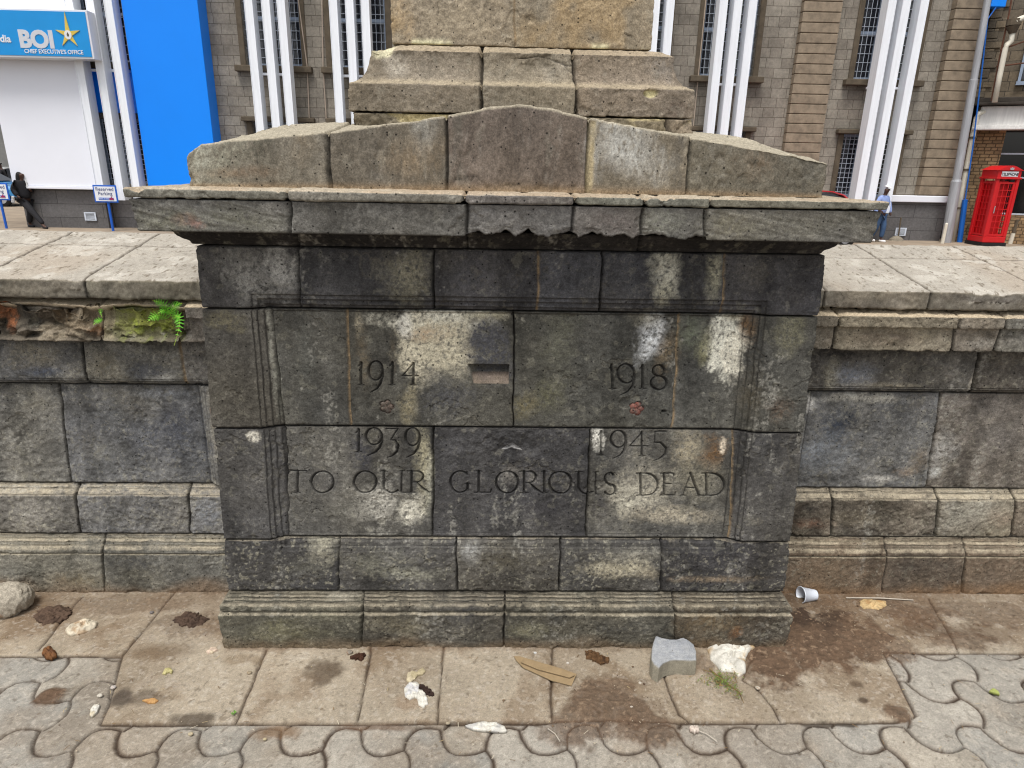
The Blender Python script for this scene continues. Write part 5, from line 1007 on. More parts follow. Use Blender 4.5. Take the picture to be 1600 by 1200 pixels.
def glaz(name, front):
    m = MB(); lo, hi = TZ+.30, TZ+1.82; L = TS-.18
    def bb(u0, u1, z0, z1, d0, d1):
        if front == 'F': m.box(TX+.09+u0, TX+.09+u1, TY+d0, TY+d1, z0, z1)
        elif front == 'B': m.box(TX+.09+u0, TX+.09+u1, TY+TS-d1, TY+TS-d0, z0, z1)
        elif front == 'L': m.box(TX+d0, TX+d1, TY+.09+u0, TY+.09+u1, z0, z1)
        else: m.box(TX+TS-d1, TX+TS-d0, TY+.09+u0, TY+.09+u1, z0, z1)
    bb(.0, .06, lo, hi, .02, .06); bb(L-.06, L, lo, hi, .02, .06); bb(.06, L-.06, lo, lo+.05, .02, .06); bb(.06, L-.06, hi-.05, hi, .02, .06)
    for u in (.17, L-.19): bb(u, u+.02, lo+.05, hi-.05, .03, .05)
    for i in range(1, 8): z = lo+.05+(hi-lo-.1)*i/8; bb(.06, L-.06, z-.009, z+.009, .028, .052)
    return m.build(name, RED, tb)
dr = glaz('door', 'F'); glaz('side_frame', 'L'); glaz('side_frame', 'R'); glaz('back_panel', 'B')
MB().tube([(TX+.12, TY-.02, TZ+.95), (TX+.12, TY-.02, TZ+1.15)], .012, 6).build('handle', GALV, dr)
MB().box(TX+.10, TX+TS-.20, TY+.16, TY+.19, TZ+.3, TZ+1.85).build('backboard', REDD, tb); MB().box(TX+.075, TX+.097, TY+.10, TY+TS-.12, TZ+.3, TZ+1.85).build('inner_side', REDD, tb)
MB().box(TX+.22, TX+.46, TY+TS-.30, TY+TS-.165, TZ+.9, TZ+1.35).build('telephone', BLK, tb)
MB().box(TX-.03, TX+TS+.03, TY-.03, TY+TS+.03, TZ+1.90, TZ+1.95).box(TX, TX+TS, TY, TY+TS, TZ+1.952, TZ+2.14).build('fascia', RED, tb, bevel=.008)
arcp = [(TX-.035+(TS+.07)*i/16, TZ+2.143+.13*math.sin(math.pi*i/16)**1.3) for i in range(17)]
m_ = MB(); m_.prismY([(TX-.035, TZ+2.141)]+arcp+[(TX+TS+.035, TZ+2.141)], TY-.035, TY+TS+.035)
m_.build('domed_roof', RED, tb)
MB().box(TX+.10, TX+TS-.10, TY-.012, TY-.002, TZ+1.975, TZ+2.115).build('sign_panel', SW, tb); text('TELEPHONE', .105, TX+TS/2, TY-.015, TZ+2.0, BLK, tb, ext=.001, bold=.003, sx=.86)
cw = (TX+TS/2, TZ+2.185); MB().prismY([(cw[0]-.05, cw[1]-.03), (cw[0]-.06, cw[1]+.03), (cw[0]-.025, cw[1]+.015), (cw[0], cw[1]+.05), (cw[0]+.025, cw[1]+.015), (cw[0]+.06, cw[1]+.03), (cw[0]+.05, cw[1]-.03)][::-1], TY-.05, TY-.037).build('crest', GALV, tb)

# ------------------------------------------------------------------ cars
def car(name, X, Y, Zg, paint, label, flip=1, ang=0):
    r = thing(name, (X, Y, Zg), label, 'car'); ca, sa = math.cos(ang), math.sin(ang)
    T_ = lambda p: (X+flip*(p[0]*ca-p[1]*sa), Y+p[0]*sa+p[1]*ca, Zg+p[2])
    # body shell lofted from side stations (x, half width, sill, belt, roof half width, roof)
    st = [(-2.12, .62, .36, .62, None), (-2.05, .80, .26, .80, None), (-1.6, .86, .22, .93, None), (-1.0, .87, .2, .96, None), (.9, .87, .2, .93, None), (1.3, .86, .22, .88, None), (1.85, .80, .25, .74, None), (2.1, .62, .34, .60, None)]
    v = []; f = []; n = 8
    for x, hw, lo, be, _ in st:
        v += [T_(p) for p in [(x, -hw*.93, lo), (x, -hw, lo+.15), (x, -hw, be-.12), (x, -hw*.92, be), (x, hw*.92, be), (x, hw, be-.12), (x, hw, lo+.15), (x, hw*.93, lo)]]
    for i in range(len(st)-1):
        for k in range(n): f.append((i*n+k, i*n+(k+1) % n, (i+1)*n+(k+1) % n, (i+1)*n+k))
    f += [tuple(range(n))[::-1], tuple((len(st)-1)*n+k for k in range(n))]
    b = mesh('body', v, f, paint, r, smooth=False); mo = b.modifiers.new('bevel', 'BEVEL'); mo.width = .05; mo.segments = 2
    # cabin
    rf = [(-1.75, .93, .80), (-1.25, 1.38, .60), (-.95, 1.46, .56), (-.1, 1.50, .56), (.35, 1.42, .58), (1.12, .92, .80)]
    v = []; f = []
    for x, z, hw in rf: v += [T_((x, -hw, z)), T_((x, hw, z))]
    for i in range(5): f.append((2*i, 2*i+2, 2*i+3, 2*i+1))
    rfm = MB(); rfm.add(v, f); o = rfm.build('roof', paint, r); so_ = o.modifiers.new('solid', 'SOLIDIFY'); so_.thickness = .03
    g = MB()
    for s in (-1, 1):
        v = [T_((-1.55, s*.79, .95)), T_((-1.2, s*.62, 1.34)), (T_((-.93, s*.58, 1.42))), T_((-.1, s*.58, 1.46)), T_((.33, s*.60, 1.38)), T_((.95, s*.79, .95))]
        g.add(v, [(0, 1, 2, 3, 4, 5)])
    g.build('side_windows', GLSR, r); 
    for (x1, z1, h1), (x2, z2, h2) in (((-1.70, .99, .74), (-1.28, 1.37, .57)), ((.42, 1.41, .55), (1.05, .99, .74))):
        dx = -.02 if x1 < 0 else .02
        MB().add([T_((x1+dx, -h1, z1+.01)), T_((x1+dx, h1, z1+.01)), T_((x2+dx, h2, z2+.02)), T_((x2+dx, -h2, z2+.02))], [(0, 1, 2, 3)]).build('windscreen', GLSR, r)
    for x in (-1.35, 1.32):
        for s in (-1, 1):
            c = T_((x, s*.80, .31)); ax = Matrix.Rotation(math.pi/2, 3, 'X')
            w_ = MB().lathe([(.0, -.1), (.2, -.1), (.3, -.09), (.32, -.05), (.32, .05), (.3, .09), (.2, .1), (0, .1)], 20, c, ax).build('wheel', BLK, r, smooth=True); MB().lathe([(.0, -.115), (.19, -.11), (.19, .11), (0, .115)], 14, c, ax).build('rim', GALV, w_)
    for s in (-1, 1): MB().tube([T_((2.06, s*.62, .62)), T_((2.1, s*.5, .60))], .07, 8).build('headlight', SW, r); MB().tube([T_((-2.08, s*.66, .72)), T_((-2.10, s*.55, .72))], .06, 8).build('tail_light', REDD, r)
    return r
CRED = plain('car_red', lin(196, 40, 48), .25, .04, 2, coat=.8); CBLUE = plain('car_blue', lin(60, 140, 200), .25, .04, 2, coat=.8); CWH = plain('car_white', lin(225, 228, 230), .25, .04, 2, coat=.8)
car('parked_car', 8.25, 19.3, -.28, CRED, 'red car parked by the bank, only its roof showing behind the cornice', -1)
bxx, byy = onZ(-20, 322, -.3); car('parked_car', bxx-.6, byy+.5, -.3, CBLUE, 'light blue car parked in the side street at the left edge', 1, math.radians(8))
car('parked_car', bxx-1.9, byy+5.5, -.3, CWH, 'white car farther up the side street behind the light blue car', 1, math.radians(60))

# ------------------------------------------------------------------ people
SKIN = plain('dark_skin', lin(74, 50, 40), .55, .08, 8); BLKC = plain('black_cloth', lin(30, 30, 34), .85, .2, 10); HAIR = plain('black_hair', lin(18, 16, 16), .7, .3, 30, .4); JEAN = plain('blue_jeans', lin(58, 84, 118), .85, .15, 12); SHIRT = plain('blue_shirt', lin(140, 160, 210), .8, .12, 9); CAPW = plain('white_cap_cloth', lin(226, 226, 224), .8, .06, 9); BAGC = plain('patterned_print', lin(190, 190, 190), .8, .5, 26)
def skin(name, nodes, edges, mat, parent, lv=2, root=0):
    me = bpy.data.meshes.new(name); org = origin(parent)
    me.from_pydata([Vector(n_[:3])-org for n_ in nodes], edges, []); me.update()
    o = bpy.data.objects.new(name, me); COL.objects.link(o); o.parent = parent
    md = o.modifiers.new('skin', 'SKIN'); md.use_smooth_shade = True
    if not me.skin_vertices:
        bpy.context.view_layer.objects.active = o; bpy.ops.mesh.customdata_skin_add() if False else None
    for i, sv_ in enumerate(me.skin_vertices[0].data):
        r = nodes[i][3]; sv_.radius = r if isinstance(r, (tuple, list)) else (r, r); sv_.use_root = (i == root)
    s = o.modifiers.new('sub', 'SUBSURF'); s.levels = lv; s.render_levels = lv; me.materials.append(mat); return o
def person(X, Y, Z, face, label, pose, top, bottom, haircol, sc=1.0, cap=False, long=False, extra=None, fat=1.0):
    r = thing('person', (X, Y, Z), label, 'person'); ca, sa = math.cos(face), math.sin(face)
    def T_(x, y, z, rad): # x: forward, y: left
        rr = tuple(q*sc for q in rad) if isinstance(rad, tuple) else rad*sc
        return (X+sc*(x*ca-y*sa), Y+sc*(x*sa+y*ca), Z+sc*z, rr)
    p = pose; fk = fat
    hipz = .90
    body = [T_(0, 0, hipz, .11), T_(.0, 0, 1.10, .105), T_(.01, 0, 1.30, .12), T_(.0, 0, 1.43, .06), T_(.03, 0, 1.50, .05), T_(.05, 0, 1.58, .082), T_(.055, 0, 1.66, .078)]
    E = [(0, 1), (1, 2), (2, 3), (3, 4), (4, 5), (5, 6)]
    for s in (1, -1):
        k = len(body); a_ = p['armL' if s > 0 else 'armR']
        body += [T_(0, s*.17, 1.39, .052), T_(*a_[0], .042), T_(*a_[1], .032), T_(*a_[2], .034)]; E += [(2, k), (k, k+1), (k+1, k+2), (k+2, k+3)]
        k = len(body); l_ = p['legL' if s > 0 else 'legR']
        body += [T_(0, s*.09, .86, .085), T_(*l_[0], .06), T_(*l_[1], .042), T_(l_[1][0]+.13, l_[1][1]+s*.02, l_[1][2]-.045, .035)]; E += [(0, k), (k, k+1), (k+1, k+2), (k+2, k+3)]
    skin('body', body, E, SKIN, r)
    # hands with fingers
    for s in (1, -1):
        a_ = p['armL' if s > 0 else 'armR']; d = Vector(a_[2])-Vector(a_[1]); d.normalize(); side = d.cross(Vector((1, 0.2, 0))).normalized()
        pass
    # garments follow the same skeleton a little larger
    g = [T_(0, 0, .86, (.17*fk, .15*fk)), T_(.0, 0, 1.08, .145*fk), T_(.01, 0, 1.29, (.17*fk, .15*fk)), T_(.0, 0, 1.42, .09)]; E2 = [(0, 1), (1, 2), (2, 3)]
    for s in (1, -1):
        k = len(g); a_ = p['armL' if s > 0 else 'armR']; g += [T_(0, s*.185, 1.37, .085*fk), T_(*a_[0], .072*fk), T_(*a_[1], .056*fk)]; E2 += [(2, k), (k, k+1), (k+1, k+2)]
    skin('jacket', g, E2, top, r)
    fk = min(fk, 1.05); g = [T_(0, 0, .93, .16*fk)]; E2 = []
    for s in (1, -1):
        k = len(g); l_ = p['legL' if s > 0 else 'legR']; w1 = l_[1]; g += [T_(0, s*.09, .82, .125*fk), T_(*l_[0], .092*fk), T_(w1[0]-.0, w1[1], w1[2]+.05, .07)]; E2 += [(0, k), (k, k+1), (k+1, k+2)]
    skin('trousers', g, E2, bottom, r)
    for s in (1, -1):
        l_ = p['legL' if s > 0 else 'legR']; w1 = l_[1]; skin('shoe', [T_(w1[0]-.05, w1[1], w1[2]-.04, .045), T_(w1[0]+.06, w1[1], w1[2]-.045, .05), T_(w1[0]+.17, w1[1]+s*.02, w1[2]-.055, .036)], [(0, 1), (1, 2)], BLKC if not cap else CAPW, r)
    if cap:
        skin('cap', [T_(.03, 0, 1.68, .098), T_(.04, 0, 1.74, .085)], [(0, 1)], CAPW, r); skin('cap_peak', [T_(.08, 0, 1.69, (.07, .02)), T_(.19, 0, 1.675, (.06, .014))], [(0, 1)], CAPW, r)
    elif long:
        skin('hair', [T_(.015, 0, 1.69, .095), T_(-.04, 0, 1.60, .105), T_(-.07, .0, 1.46, .11), T_(-.07, .0, 1.28, .085)], [(0, 1), (1, 2), (2, 3)], haircol, r)
    else: skin('hair', [T_(.03, 0, 1.69, .085), T_(-.0, 0, 1.62, .088)], [(0, 1)], haircol, r)
    # facial features
    fm = MB(); o_ = T_(.125, 0, 1.615, .01); fm.tube([T_(.12, 0, 1.64, 0)[:3], T_(.15, 0, 1.60, 0)[:3]], .014*sc, 6); fm.build('nose', SKIN, r)
    if extra: extra(r, T_)
    return r
y_ = 20.55; x_ = onY(46, 345, y_)[0]
pose = dict(armL=[(.04, .25, 1.16), (.20, .10, 1.12), (.24, .02, 1.20)], armR=[(-.10, -.25, 1.17), (.05, -.26, .98), (.12, -.24, .92)], legL=[(.0, .09, .46), (-.14, .09, .085)], legR=[(.34, -.09, .50), (.66, -.08, .085)])
def bag(r, T_):
    skin('bag', [T_(-.02, -.30, .98, (.13, .07)), T_(-.02, -.30, .84, (.14, .08))], [(0, 1)], BLKC, r); b = MB(); b.tube([T_(.02, -.385, .98, 0)[:3], T_(-.02, -.39, .80, 0)[:3]], [.035, .05], 8); b.build('bag_print', BAGC, r); MB().tube([T_(.0, -.12, 1.46, 0)[:3], T_(-.01, -.24, 1.2, 0)[:3], T_(-.02, -.3, 1.0, 0)[:3]], .012, 6).build('bag_strap', BLKC, r)
    MB().tube([T_(.10, .05, 1.52, 0)[:3], T_(.15, .05, 1.36, 0)[:3], T_(.16, .03, 1.25, 0)[:3]], [.02, .028, .02], 8).build('scarf', BAGC, r)
person(x_, y_, -.3, math.radians(-18), 'woman with long black hair in black jacket and trousers striding beside the white panel', pose, BLKC, BLKC, HAIR, .93, long=True, extra=bag, fat=1.3)
x_ = onY(1370, 370, 20.4)[0]
pose = dict(armL=[(.06, .27, 1.14), (.12, .30, .90), (.14, .30, .82)], armR=[(-.05, -.26, 1.14), (.0, -.28, .90), (.04, -.27, .82)], legL=[(.10, .10, .48), (.08, .10, .085)], legR=[(-.02, -.10, .48), (-.14, -.10, .10)])
person(x_, 20.4, -.3, math.radians(-60), 'man in white cap, blue shirt and jeans half hidden by the cornice end', pose, SHIRT, JEAN, HAIR, .95, cap=True)
x_, y_ = onZ(14, 318, -.3)
person(x_, y_, -.3, math.radians(200), 'person in dark jacket standing in the side street behind the parking sign', pose, BLKC, BLKC, HAIR, 1.0)

# ------------------------------------------------------------------ side street at far left: a building and a tree
sb = thing('side_building', (-30, 52, -.3), 'plain grey building closing the side street at far left', 'building')
v, f = pierced(-44, -26.5, -.3, 9, [(-43+i*2.2, -41.6+i*2.2, z, z+1.6) for i in range(7) for z in (1.0, 4.4)], 50, .3); mesh('wall', v, f, plain('grey_render', lin(150, 152, 152), .9, .15, 1.5), sb)
for i in range(7):
    for z in (1.0, 4.4): MB().box(-43+i*2.2, -41.6+i*2.2, 50.24, 50.28, z, z+1.6).build('window', GLS, sb)
LEAF = attr_mat('leaf_green', .7, .1, 40)
def tree(X, Y, Z, h, r, label, seed, nl=5200):
    t_ = thing('tree', (X, Y, Z), label, 'tree', 'trees up the side street'); R = random.Random(seed); tr = MB(); tr.tube([(X, Y, Z), (X+.1, Y, Z+h*.3), (X, Y+.1, Z+h*.55)], [.26, .2, .13], 10); cl = []
    for k in range(16):
        a_ = R.uniform(0, 6.28); q = R.uniform(.3, .95)*r; p1 = (X+math.cos(a_)*q, Y+math.sin(a_)*q, Z+h*R.uniform(.5, .95)); tr.tube([(X, Y, Z+h*R.uniform(.28, .5)), ((X+p1[0])/2, (Y+p1[1])/2, p1[2]-h*.08), p1], [.09, .06, .02], 6); cl.append((p1, R.uniform(.35, .6)*r*.7))
    tr.build('trunk', plain('bark', lin(92, 78, 64), .95, .3, 8, .5), t_)
    rg = np.random.default_rng(seed); v = []; c = []; 
    for i in range(nl):
        (px_, py_, pz_), rr = cl[i % len(cl)]; d = rg.normal(size=3); d /= np.linalg.norm(d); ctr = np.array([px_, py_, pz_])+d*rr*rg.uniform(.4, 1.05)*np.array([1, 1, .75]); a_ = rg.normal(size=3); a_ /= np.linalg.norm(a_); b_ = np.cross(a_, rg.normal(size=3)); b_ /= np.linalg.norm(b_); s_ = rg.uniform(.09, .16)
        v += [ctr-a_*s_, ctr+b_*s_*.5, ctr+a_*s_, ctr-b_*s_*.5]; col_ = lin(82, 104, 48)*rg.uniform(.5, 1.3); c += [col_]*4
    mesh('crown', v, np.arange(len(v)).reshape(-1, 4), LEAF, t_, col=np.array(c))
xx, _ = onY(-10, 200, 40); tree(xx-.5, 40, -.3, 7.5, 3.0, 'leafy green tree overhanging the side street at far left', 5)
tree(xx-6.5, 46, -.3, 8.5, 3.2, 'second green tree farther along the side street', 6)
# flat back-stop: buildings behind the photographer that the glass can reflect are left to the sky
# ------------------------------------------------------------------ litter, stones and plants at the foot of the wall
PAPER = attr_mat('litter_surface', .75, .35, 260); CLOD = attr_mat('dry_dung_surface', .95, .9, 420, .15); FER = attr_mat('fern_green', .6, .1, 60)
def inside_r(poly, cx, cy, th):
    """distance from centre to the outline in each direction"""
    out = np.full(len(th), .005)
    n = len(poly)
    for k, t in enumerate(th):
        d = (math.cos(t), math.sin(t))
        for i in range(n):
            (x1, y1), (x2, y2) = poly[i], poly[(i+1) % n]; ex, ey = x2-x1, y2-y1; den = d[0]*ey-d[1]*ex
            if abs(den) < 1e-9: continue
            s = ((x1-cx)*ey-(y1-cy)*ex)/den; u = ((x1-cx)*d[1]-(y1-cy)*d[0])/den
            if s > 0 and -1e-6 <= u <= 1+1e-6: out[k] = max(out[k], s)
    return out
def crumple(name, label, cat, px, h, cols, seed, mat=None, zoff=.004, fold=60, edge=.2, rough=1.0, group=None, thin=False, lift=0., sharp=False):
    """a crumpled thing lying on the ground, its outline measured on the ground plane"""
    poly = [onZ(x, y, zoff+h*.35) for x, y in px]; cx = sum(p[0] for p in poly)/len(poly); cy = sum(p[1] for p in poly)/len(poly)
    nt_, nr = 84, 26; th = np.linspace(0, 2*math.pi, nt_, endpoint=False); R = inside_r(poly, cx, cy, th)
    fr = np.linspace(0, 1, nr); RR, TT = np.meshgrid(fr, th, indexing='ij'); rad = RR*R[None, :]
    x = cx+rad*np.cos(TT); y = cy+rad*np.sin(TT); xf, yf_ = x.ravel(), y.ravel()
    n1 = fbm(xf, yf_, fold, 4, seed); rid = 1-np.abs(fbm(xf, yf_, fold*.8, 3, seed+7))*1.6; f = RR.ravel()
    if thin: top = zoff+h*(.25+.75*np.clip(rid, 0, 1)*(1-.35*f))+h*.3*n1*rough+lift
    elif sharp:
        r1 = np.abs(((xf*math.cos(seed)+yf_*math.sin(seed))*fold*.55+.5*n1) % 1-.5)*2; r2 = np.abs(((xf*math.cos(seed+1.1)-yf_*math.sin(seed+1.1))*fold*.8+.6*n1) % 1-.5)*2
        top = zoff+h*(np.clip(1-f**3, 0, 1)**.5)*(.35+.35*r1+.3*r2)+h*.12*n1
    else: top = zoff+h*np.sqrt(np.clip(1-f**2.4, 0, 1))*(.70+.38*np.clip(rid, -.6, 1))+h*.22*n1*rough
    top = np.maximum(top, zoff+.0006)
    j = (.010 if mat is CLOD else .004)*rough*(n1*f); xf = xf+j*np.cos(TT.ravel()); yf_ = yf_+j*np.sin(TT.ravel())
    base = np.array(lin(*cols[0], .72)); alt = lin(*cols[1], .72); c = np.repeat(base[None, :], len(xf), 0)*(1+.12*n1)[:, None]
    c = mixc(c, alt, ss(.0, .55, fbm(xf, yf_, fold*.5, 4, seed+11))*.8); c = c*(.86+.2*np.clip(rid, 0, 1))[:, None]
    V = [np.stack([xf, yf_, top], 1)]; C_ = [c]
    bot = np.maximum(top-(.0015 if thin else 9), .0005) if thin else np.full(len(xf), -.004)
    V.append(np.stack([xf, yf_, bot], 1)); C_.append(c*.9)
    nn = nr*nt_; F = []
    for i in range(nr-1):
        for k in range(nt_):
            a_, b_, d_, e_ = i*nt_+k, (i+1)*nt_+k, (i+1)*nt_+(k+1) % nt_, i*nt_+(k+1) % nt_
            F.append((a_, b_, d_, e_)); F.append((nn+a_, nn+e_, nn+d_, nn+b_))
    k0 = (nr-1)*nt_
    for k in range(nt_): F.append((k0+k, nn+k0+k, nn+k0+(k+1) % nt_, k0+(k+1) % nt_))
    o = mesh(name, np.concatenate(V), np.array(F), mat or PAPER, None, col=np.clip(np.concatenate(C_), .004, .85), smooth=not (thin or sharp), base=(cx, cy, 0))
    return tag(o, label, cat, group)
WT, CR_ = (232, 228, 216), (214, 200, 168)
crumple('crumpled_bag', 'stained white crumpled bag beside the concrete paver block', 'litter', [(1106, 1012), (1112, 1003), (1122, 998), (1132, 1000), (1150, 1003), (1162, 1010), (1178, 1004), (1182, 1008), (1170, 1018), (1165, 1030), (1166, 1048), (1155, 1054), (1143, 1046), (1128, 1046), (1112, 1030)], .024, [WT, (196, 160, 104)], 3, fold=40, sharp=True)
crumple('torn_tissue', 'white torn tissue lying on the slab below the 1939 date', 'litter', [(631, 1074), (640, 1064), (650, 1063), (656, 1068), (654, 1076), (662, 1077), (668, 1088), (668, 1098), (662, 1104), (654, 1100), (658, 1092), (648, 1089), (640, 1092), (632, 1086)], .012, [WT, (215, 215, 218)], 5, fold=70, sharp=True)
crumple('paper_scrap', 'beige twisted paper scrap just above the white tissue', 'litter', [(635, 1062), (636, 1050), (642, 1047), (652, 1049), (660, 1042), (665, 1048), (660, 1053), (652, 1054), (648, 1060), (640, 1066)], .010, [CR_, (190, 176, 140)], 6, fold=60, sharp=True)
crumple('paper_strip', 'white torn paper strip lying at the edge of the slabs', 'litter', [(724, 1133), (738, 1130), (752, 1126), (764, 1128), (775, 1127), (788, 1134), (793, 1141), (785, 1143), (770, 1141), (752, 1140), (740, 1138)], .009, [WT, (206, 204, 200)], 8, fold=70, sharp=True)
crumple('crumpled_wrapper', 'cream crumpled wrapper near the left wall foot', 'litter', [(102, 984), (106, 976), (118, 972), (130, 966), (142, 965), (151, 970), (150, 978), (138, 984), (124, 988), (110, 990)], .020, [(226, 214, 190), (190, 160, 126)], 9, fold=56, sharp=True)
crumple('crumpled_wrapper', 'yellowish crumpled wrapper on the soil at the right wall foot', 'litter', [(1343, 938), (1352, 935), (1368, 937), (1386, 938), (1384, 947), (1374, 952), (1362, 949), (1350, 950), (1344, 945)], .014, [(220, 190, 140), (190, 150, 100)], 12, fold=80, sharp=True)
crumple('food_scrap', 'orange and cream food scrap in the soil against the pedestal corner', 'litter', [(1226, 964), (1232, 960), (1235, 970), (1236, 982), (1232, 992), (1226, 1000), (1223, 990), (1225, 976)], .014, [(232, 200, 150), (220, 140, 80)], 14, fold=90)
crumple('dung_pile', 'dark brown flat dung pile behind the cream wrapper', 'dung', [(54, 962), (60, 954), (74, 947), (92, 945), (108, 950), (112, 957), (104, 966), (88, 971), (68, 975), (56, 970)], .011, [(108, 88, 74), (82, 66, 56)], 15, CLOD, fold=120)
crumple('dung_pile', 'small dark dung pile close to the left side of the pedestal foot', 'dung', [(268, 968), (280, 962), (292, 955), (306, 957), (324, 966), (314, 975), (300, 979), (284, 977)], .012, [(98, 80, 68), (74, 60, 52)], 16, CLOD, fold=120)
crumple('soil_clod', 'brown knobbly clod lying alone on the slab under the word GLORIOUS', 'clod', [(915, 1019), (922, 1015), (934, 1021), (948, 1027), (950, 1034), (942, 1038), (930, 1032), (918, 1027)], .014, [(112, 84, 58), (70, 52, 40)], 17, CLOD, fold=140)
crumple('soil_clod', 'dark brown clod touching the pedestal foot below the first joint', 'clod', [(549, 1026), (556, 1021), (568, 1021), (571, 1026), (564, 1030), (554, 1030)], .012, [(84, 58, 46), (66, 46, 38)], 18, CLOD, fold=140)
crumple('soil_clod', 'dark crumbs beside the white tissue', 'clod', [(655, 1071), (664, 1070), (673, 1078), (680, 1085), (674, 1087), (664, 1083), (656, 1078)], .008, [(70, 54, 48), (52, 40, 36)], 19, CLOD, fold=140)
crumple('dry_leaf', 'curled brown dry leaf on the joint left of the slabs', 'leaf', [(65, 1018), (68, 1011), (78, 1009), (87, 1015), (88, 1022), (80, 1028), (70, 1026)], .020, [(128, 86, 50), (96, 62, 38)], 20, fold=90, sharp=True)
crumple('dry_leaf', 'orange dry leaf on the dark stain of the left slab', 'leaf', [(222, 1094), (234, 1092), (243, 1090), (247, 1094), (241, 1098), (230, 1096)], .006, [(200, 156, 100), (176, 124, 74)], 21, fold=50)
crumple('dry_leaf', 'pale yellow curled leaf in the middle of the left slab', 'leaf', [(253, 1052), (258, 1045), (266, 1043), (269, 1048), (268, 1052), (263, 1047), (258, 1053)], .006, [(206, 196, 140), (180, 170, 110)], 22, fold=50)
crumple('dry_leaf', 'small yellow green leaf on the right hand pavers', 'leaf', [(1546, 1079), (1553, 1075), (1560, 1079), (1562, 1084), (1553, 1082)], .006, [(176, 184, 104), (150, 156, 80)], 23, fold=50)
crumple('paper_flake', 'white flake in the joint left of the big slab', 'litter', [(140, 1114), (146, 1101), (154, 1098), (156, 1104), (148, 1116), (142, 1119)], .006, [WT, CR_], 24, fold=80)
crumple('paper_flake', 'pale pink flake on the slab left of the pedestal foot corner', 'litter', [(322, 1017), (330, 1011), (338, 1010), (340, 1014), (332, 1019), (325, 1020)], .006, [(230, 206, 184), CR_], 25, fold=80)
crumple('paper_flake', 'whitish popcorn like flake on the pavers at the edge of the soil', 'litter', [(1078, 1135), (1084, 1131), (1092, 1134), (1092, 1142), (1086, 1144), (1079, 1140)], .012, [(230, 214, 200), (200, 150, 130)], 26, fold=90)

# limestone lump at the left edge
def rock(name, label, cx, cy, cz, rx, ry, rz, col, seed, mat, cat='stone', sub=5):
    bm = bmesh.new(); bmesh.ops.create_icosphere(bm, subdivisions=sub, radius=1); v = np.array([q.co[:] for q in bm.verts]); F = np.array([[l.vert.index for l in f.loops] for f in bm.faces]); bm.free()
    a_ = fbm(v[:, 0]+v[:, 2]*.7, v[:, 1]-v[:, 2]*.6, 1.3, 5, seed, .55); b_ = fbm(v[:, 0]-v[:, 2], v[:, 1]+v[:, 0], 5, 4, seed+3)
    fac = 1+.16*a_+.05*b_; q = v*fac[:, None]; q = np.sign(q)*np.abs(q)**.92
    c = np.repeat(lin(*col, .66)[None, :], len(v), 0)*(1+.14*b_+.12*a_)[:, None]; c = mixc(c, lin(170, 130, 96, .66), ss(.2, .6, a_)*.6)
    V = q*np.array([rx, ry, rz])+np.array([cx, cy, cz]); V[:, 2] = np.maximum(V[:, 2], -.004)
    return tag(mesh(name, V, F, mat, None, col=np.clip(c, .01, .8), smooth=True, base=(cx, cy, 0)), label, cat)
ROCK = stone_mat('limestone_lump', pits=.3, bump=.8, scale=1.5)
x_, y_ = onZ(24, 950, 0); rock('limestone_lump', 'large pale limestone lump against the left wall foot', x_-.01, y_-.01, .050, .088, .07, .072, (200, 190, 172), 4, ROCK)
# broken curved paver block leaning on nothing, lying by the foot course
pb = [onZ(x, y, .068) for x, y in [(1024, 993), (1036, 996), (1046, 999), (1056, 999), (1068, 996), (1076, 1000), (1084, 1007), (1088, 1016), (1088, 1030), (1079, 1031), (1068, 1030.5), (1056, 1030), (1046, 1031), (1037, 1035), (1030, 1042), (1022, 1037), (1018, 1030), (1018.5, 1015), (1021, 1002)]]
pb = [(x, min(y, 2.076)) for x, y in pb]
ccx, ccy = np.mean([p[0] for p in pb]), np.mean([p[1] for p in pb])
cc = new = None
def chunk():
    m = []; F = []; n = 0
    pts = []
    for i in range(len(pb)):
        a_, b_ = np.array(pb[i]), np.array(pb[(i+1) % len(pb)])
        for k in range(5): pts.append(a_+(b_-a_)*k/5)
    pts = np.array(pts); N_ = len(pts); ctr = np.array([ccx, ccy]); lv = []
    for z, s in [(0.002, 1.03), (.02, 1.03), (.045, 1.02), (.060, 1.01), (.0665, .985), (.0685, .955)]: lv.append((z, s))
    tops = [(.0685, q) for q in np.linspace(.9, .02, 16)]
    V = []
    for z, s in lv+tops:
        p = ctr+(pts-ctr)*s; nz = fbm(p[:, 0], p[:, 1]+z*3, 60, 4, 5); V.append(np.stack([p[:, 0]+.0015*nz*(s > .96), p[:, 1]+.0025*nz*(s > .96), np.full(N_, z)+(.0018*nz if s < .96 else 0)], 1))
    V = np.concatenate(V); L = len(lv)+len(tops); i = np.arange(L-1)[:, None]*N_+np.arange(N_)[None, :]; j = np.arange(L-1)[:, None]*N_+((np.arange(N_)+1) % N_)[None, :]
    F = np.stack([i, j, j+N_, i+N_], -1).reshape(-1, 4); c = np.repeat(lin(176, 180, 186, .60)[None, :], len(V), 0); nn_ = fbm(V[:, 0], V[:, 1]+V[:, 2], 30, 4, 8)
    side = V[:, 2] < .062; c = mixc(c, lin(158, 150, 128, .8), side*.85); c = mixc(c, lin(216, 216, 214, .66), np.exp(-((V[:, 2]-.0665)/.0022)**2)*.5); c = c*(1+.12*nn_)[:, None]
    return tag(mesh('paver_block', V, F, PAVE, None, col=c, smooth=True, base=(ccx, ccy, 0)), 'loose grey concrete paver block with curved sides lying against the pedestal foot', 'paver block')
chunk()
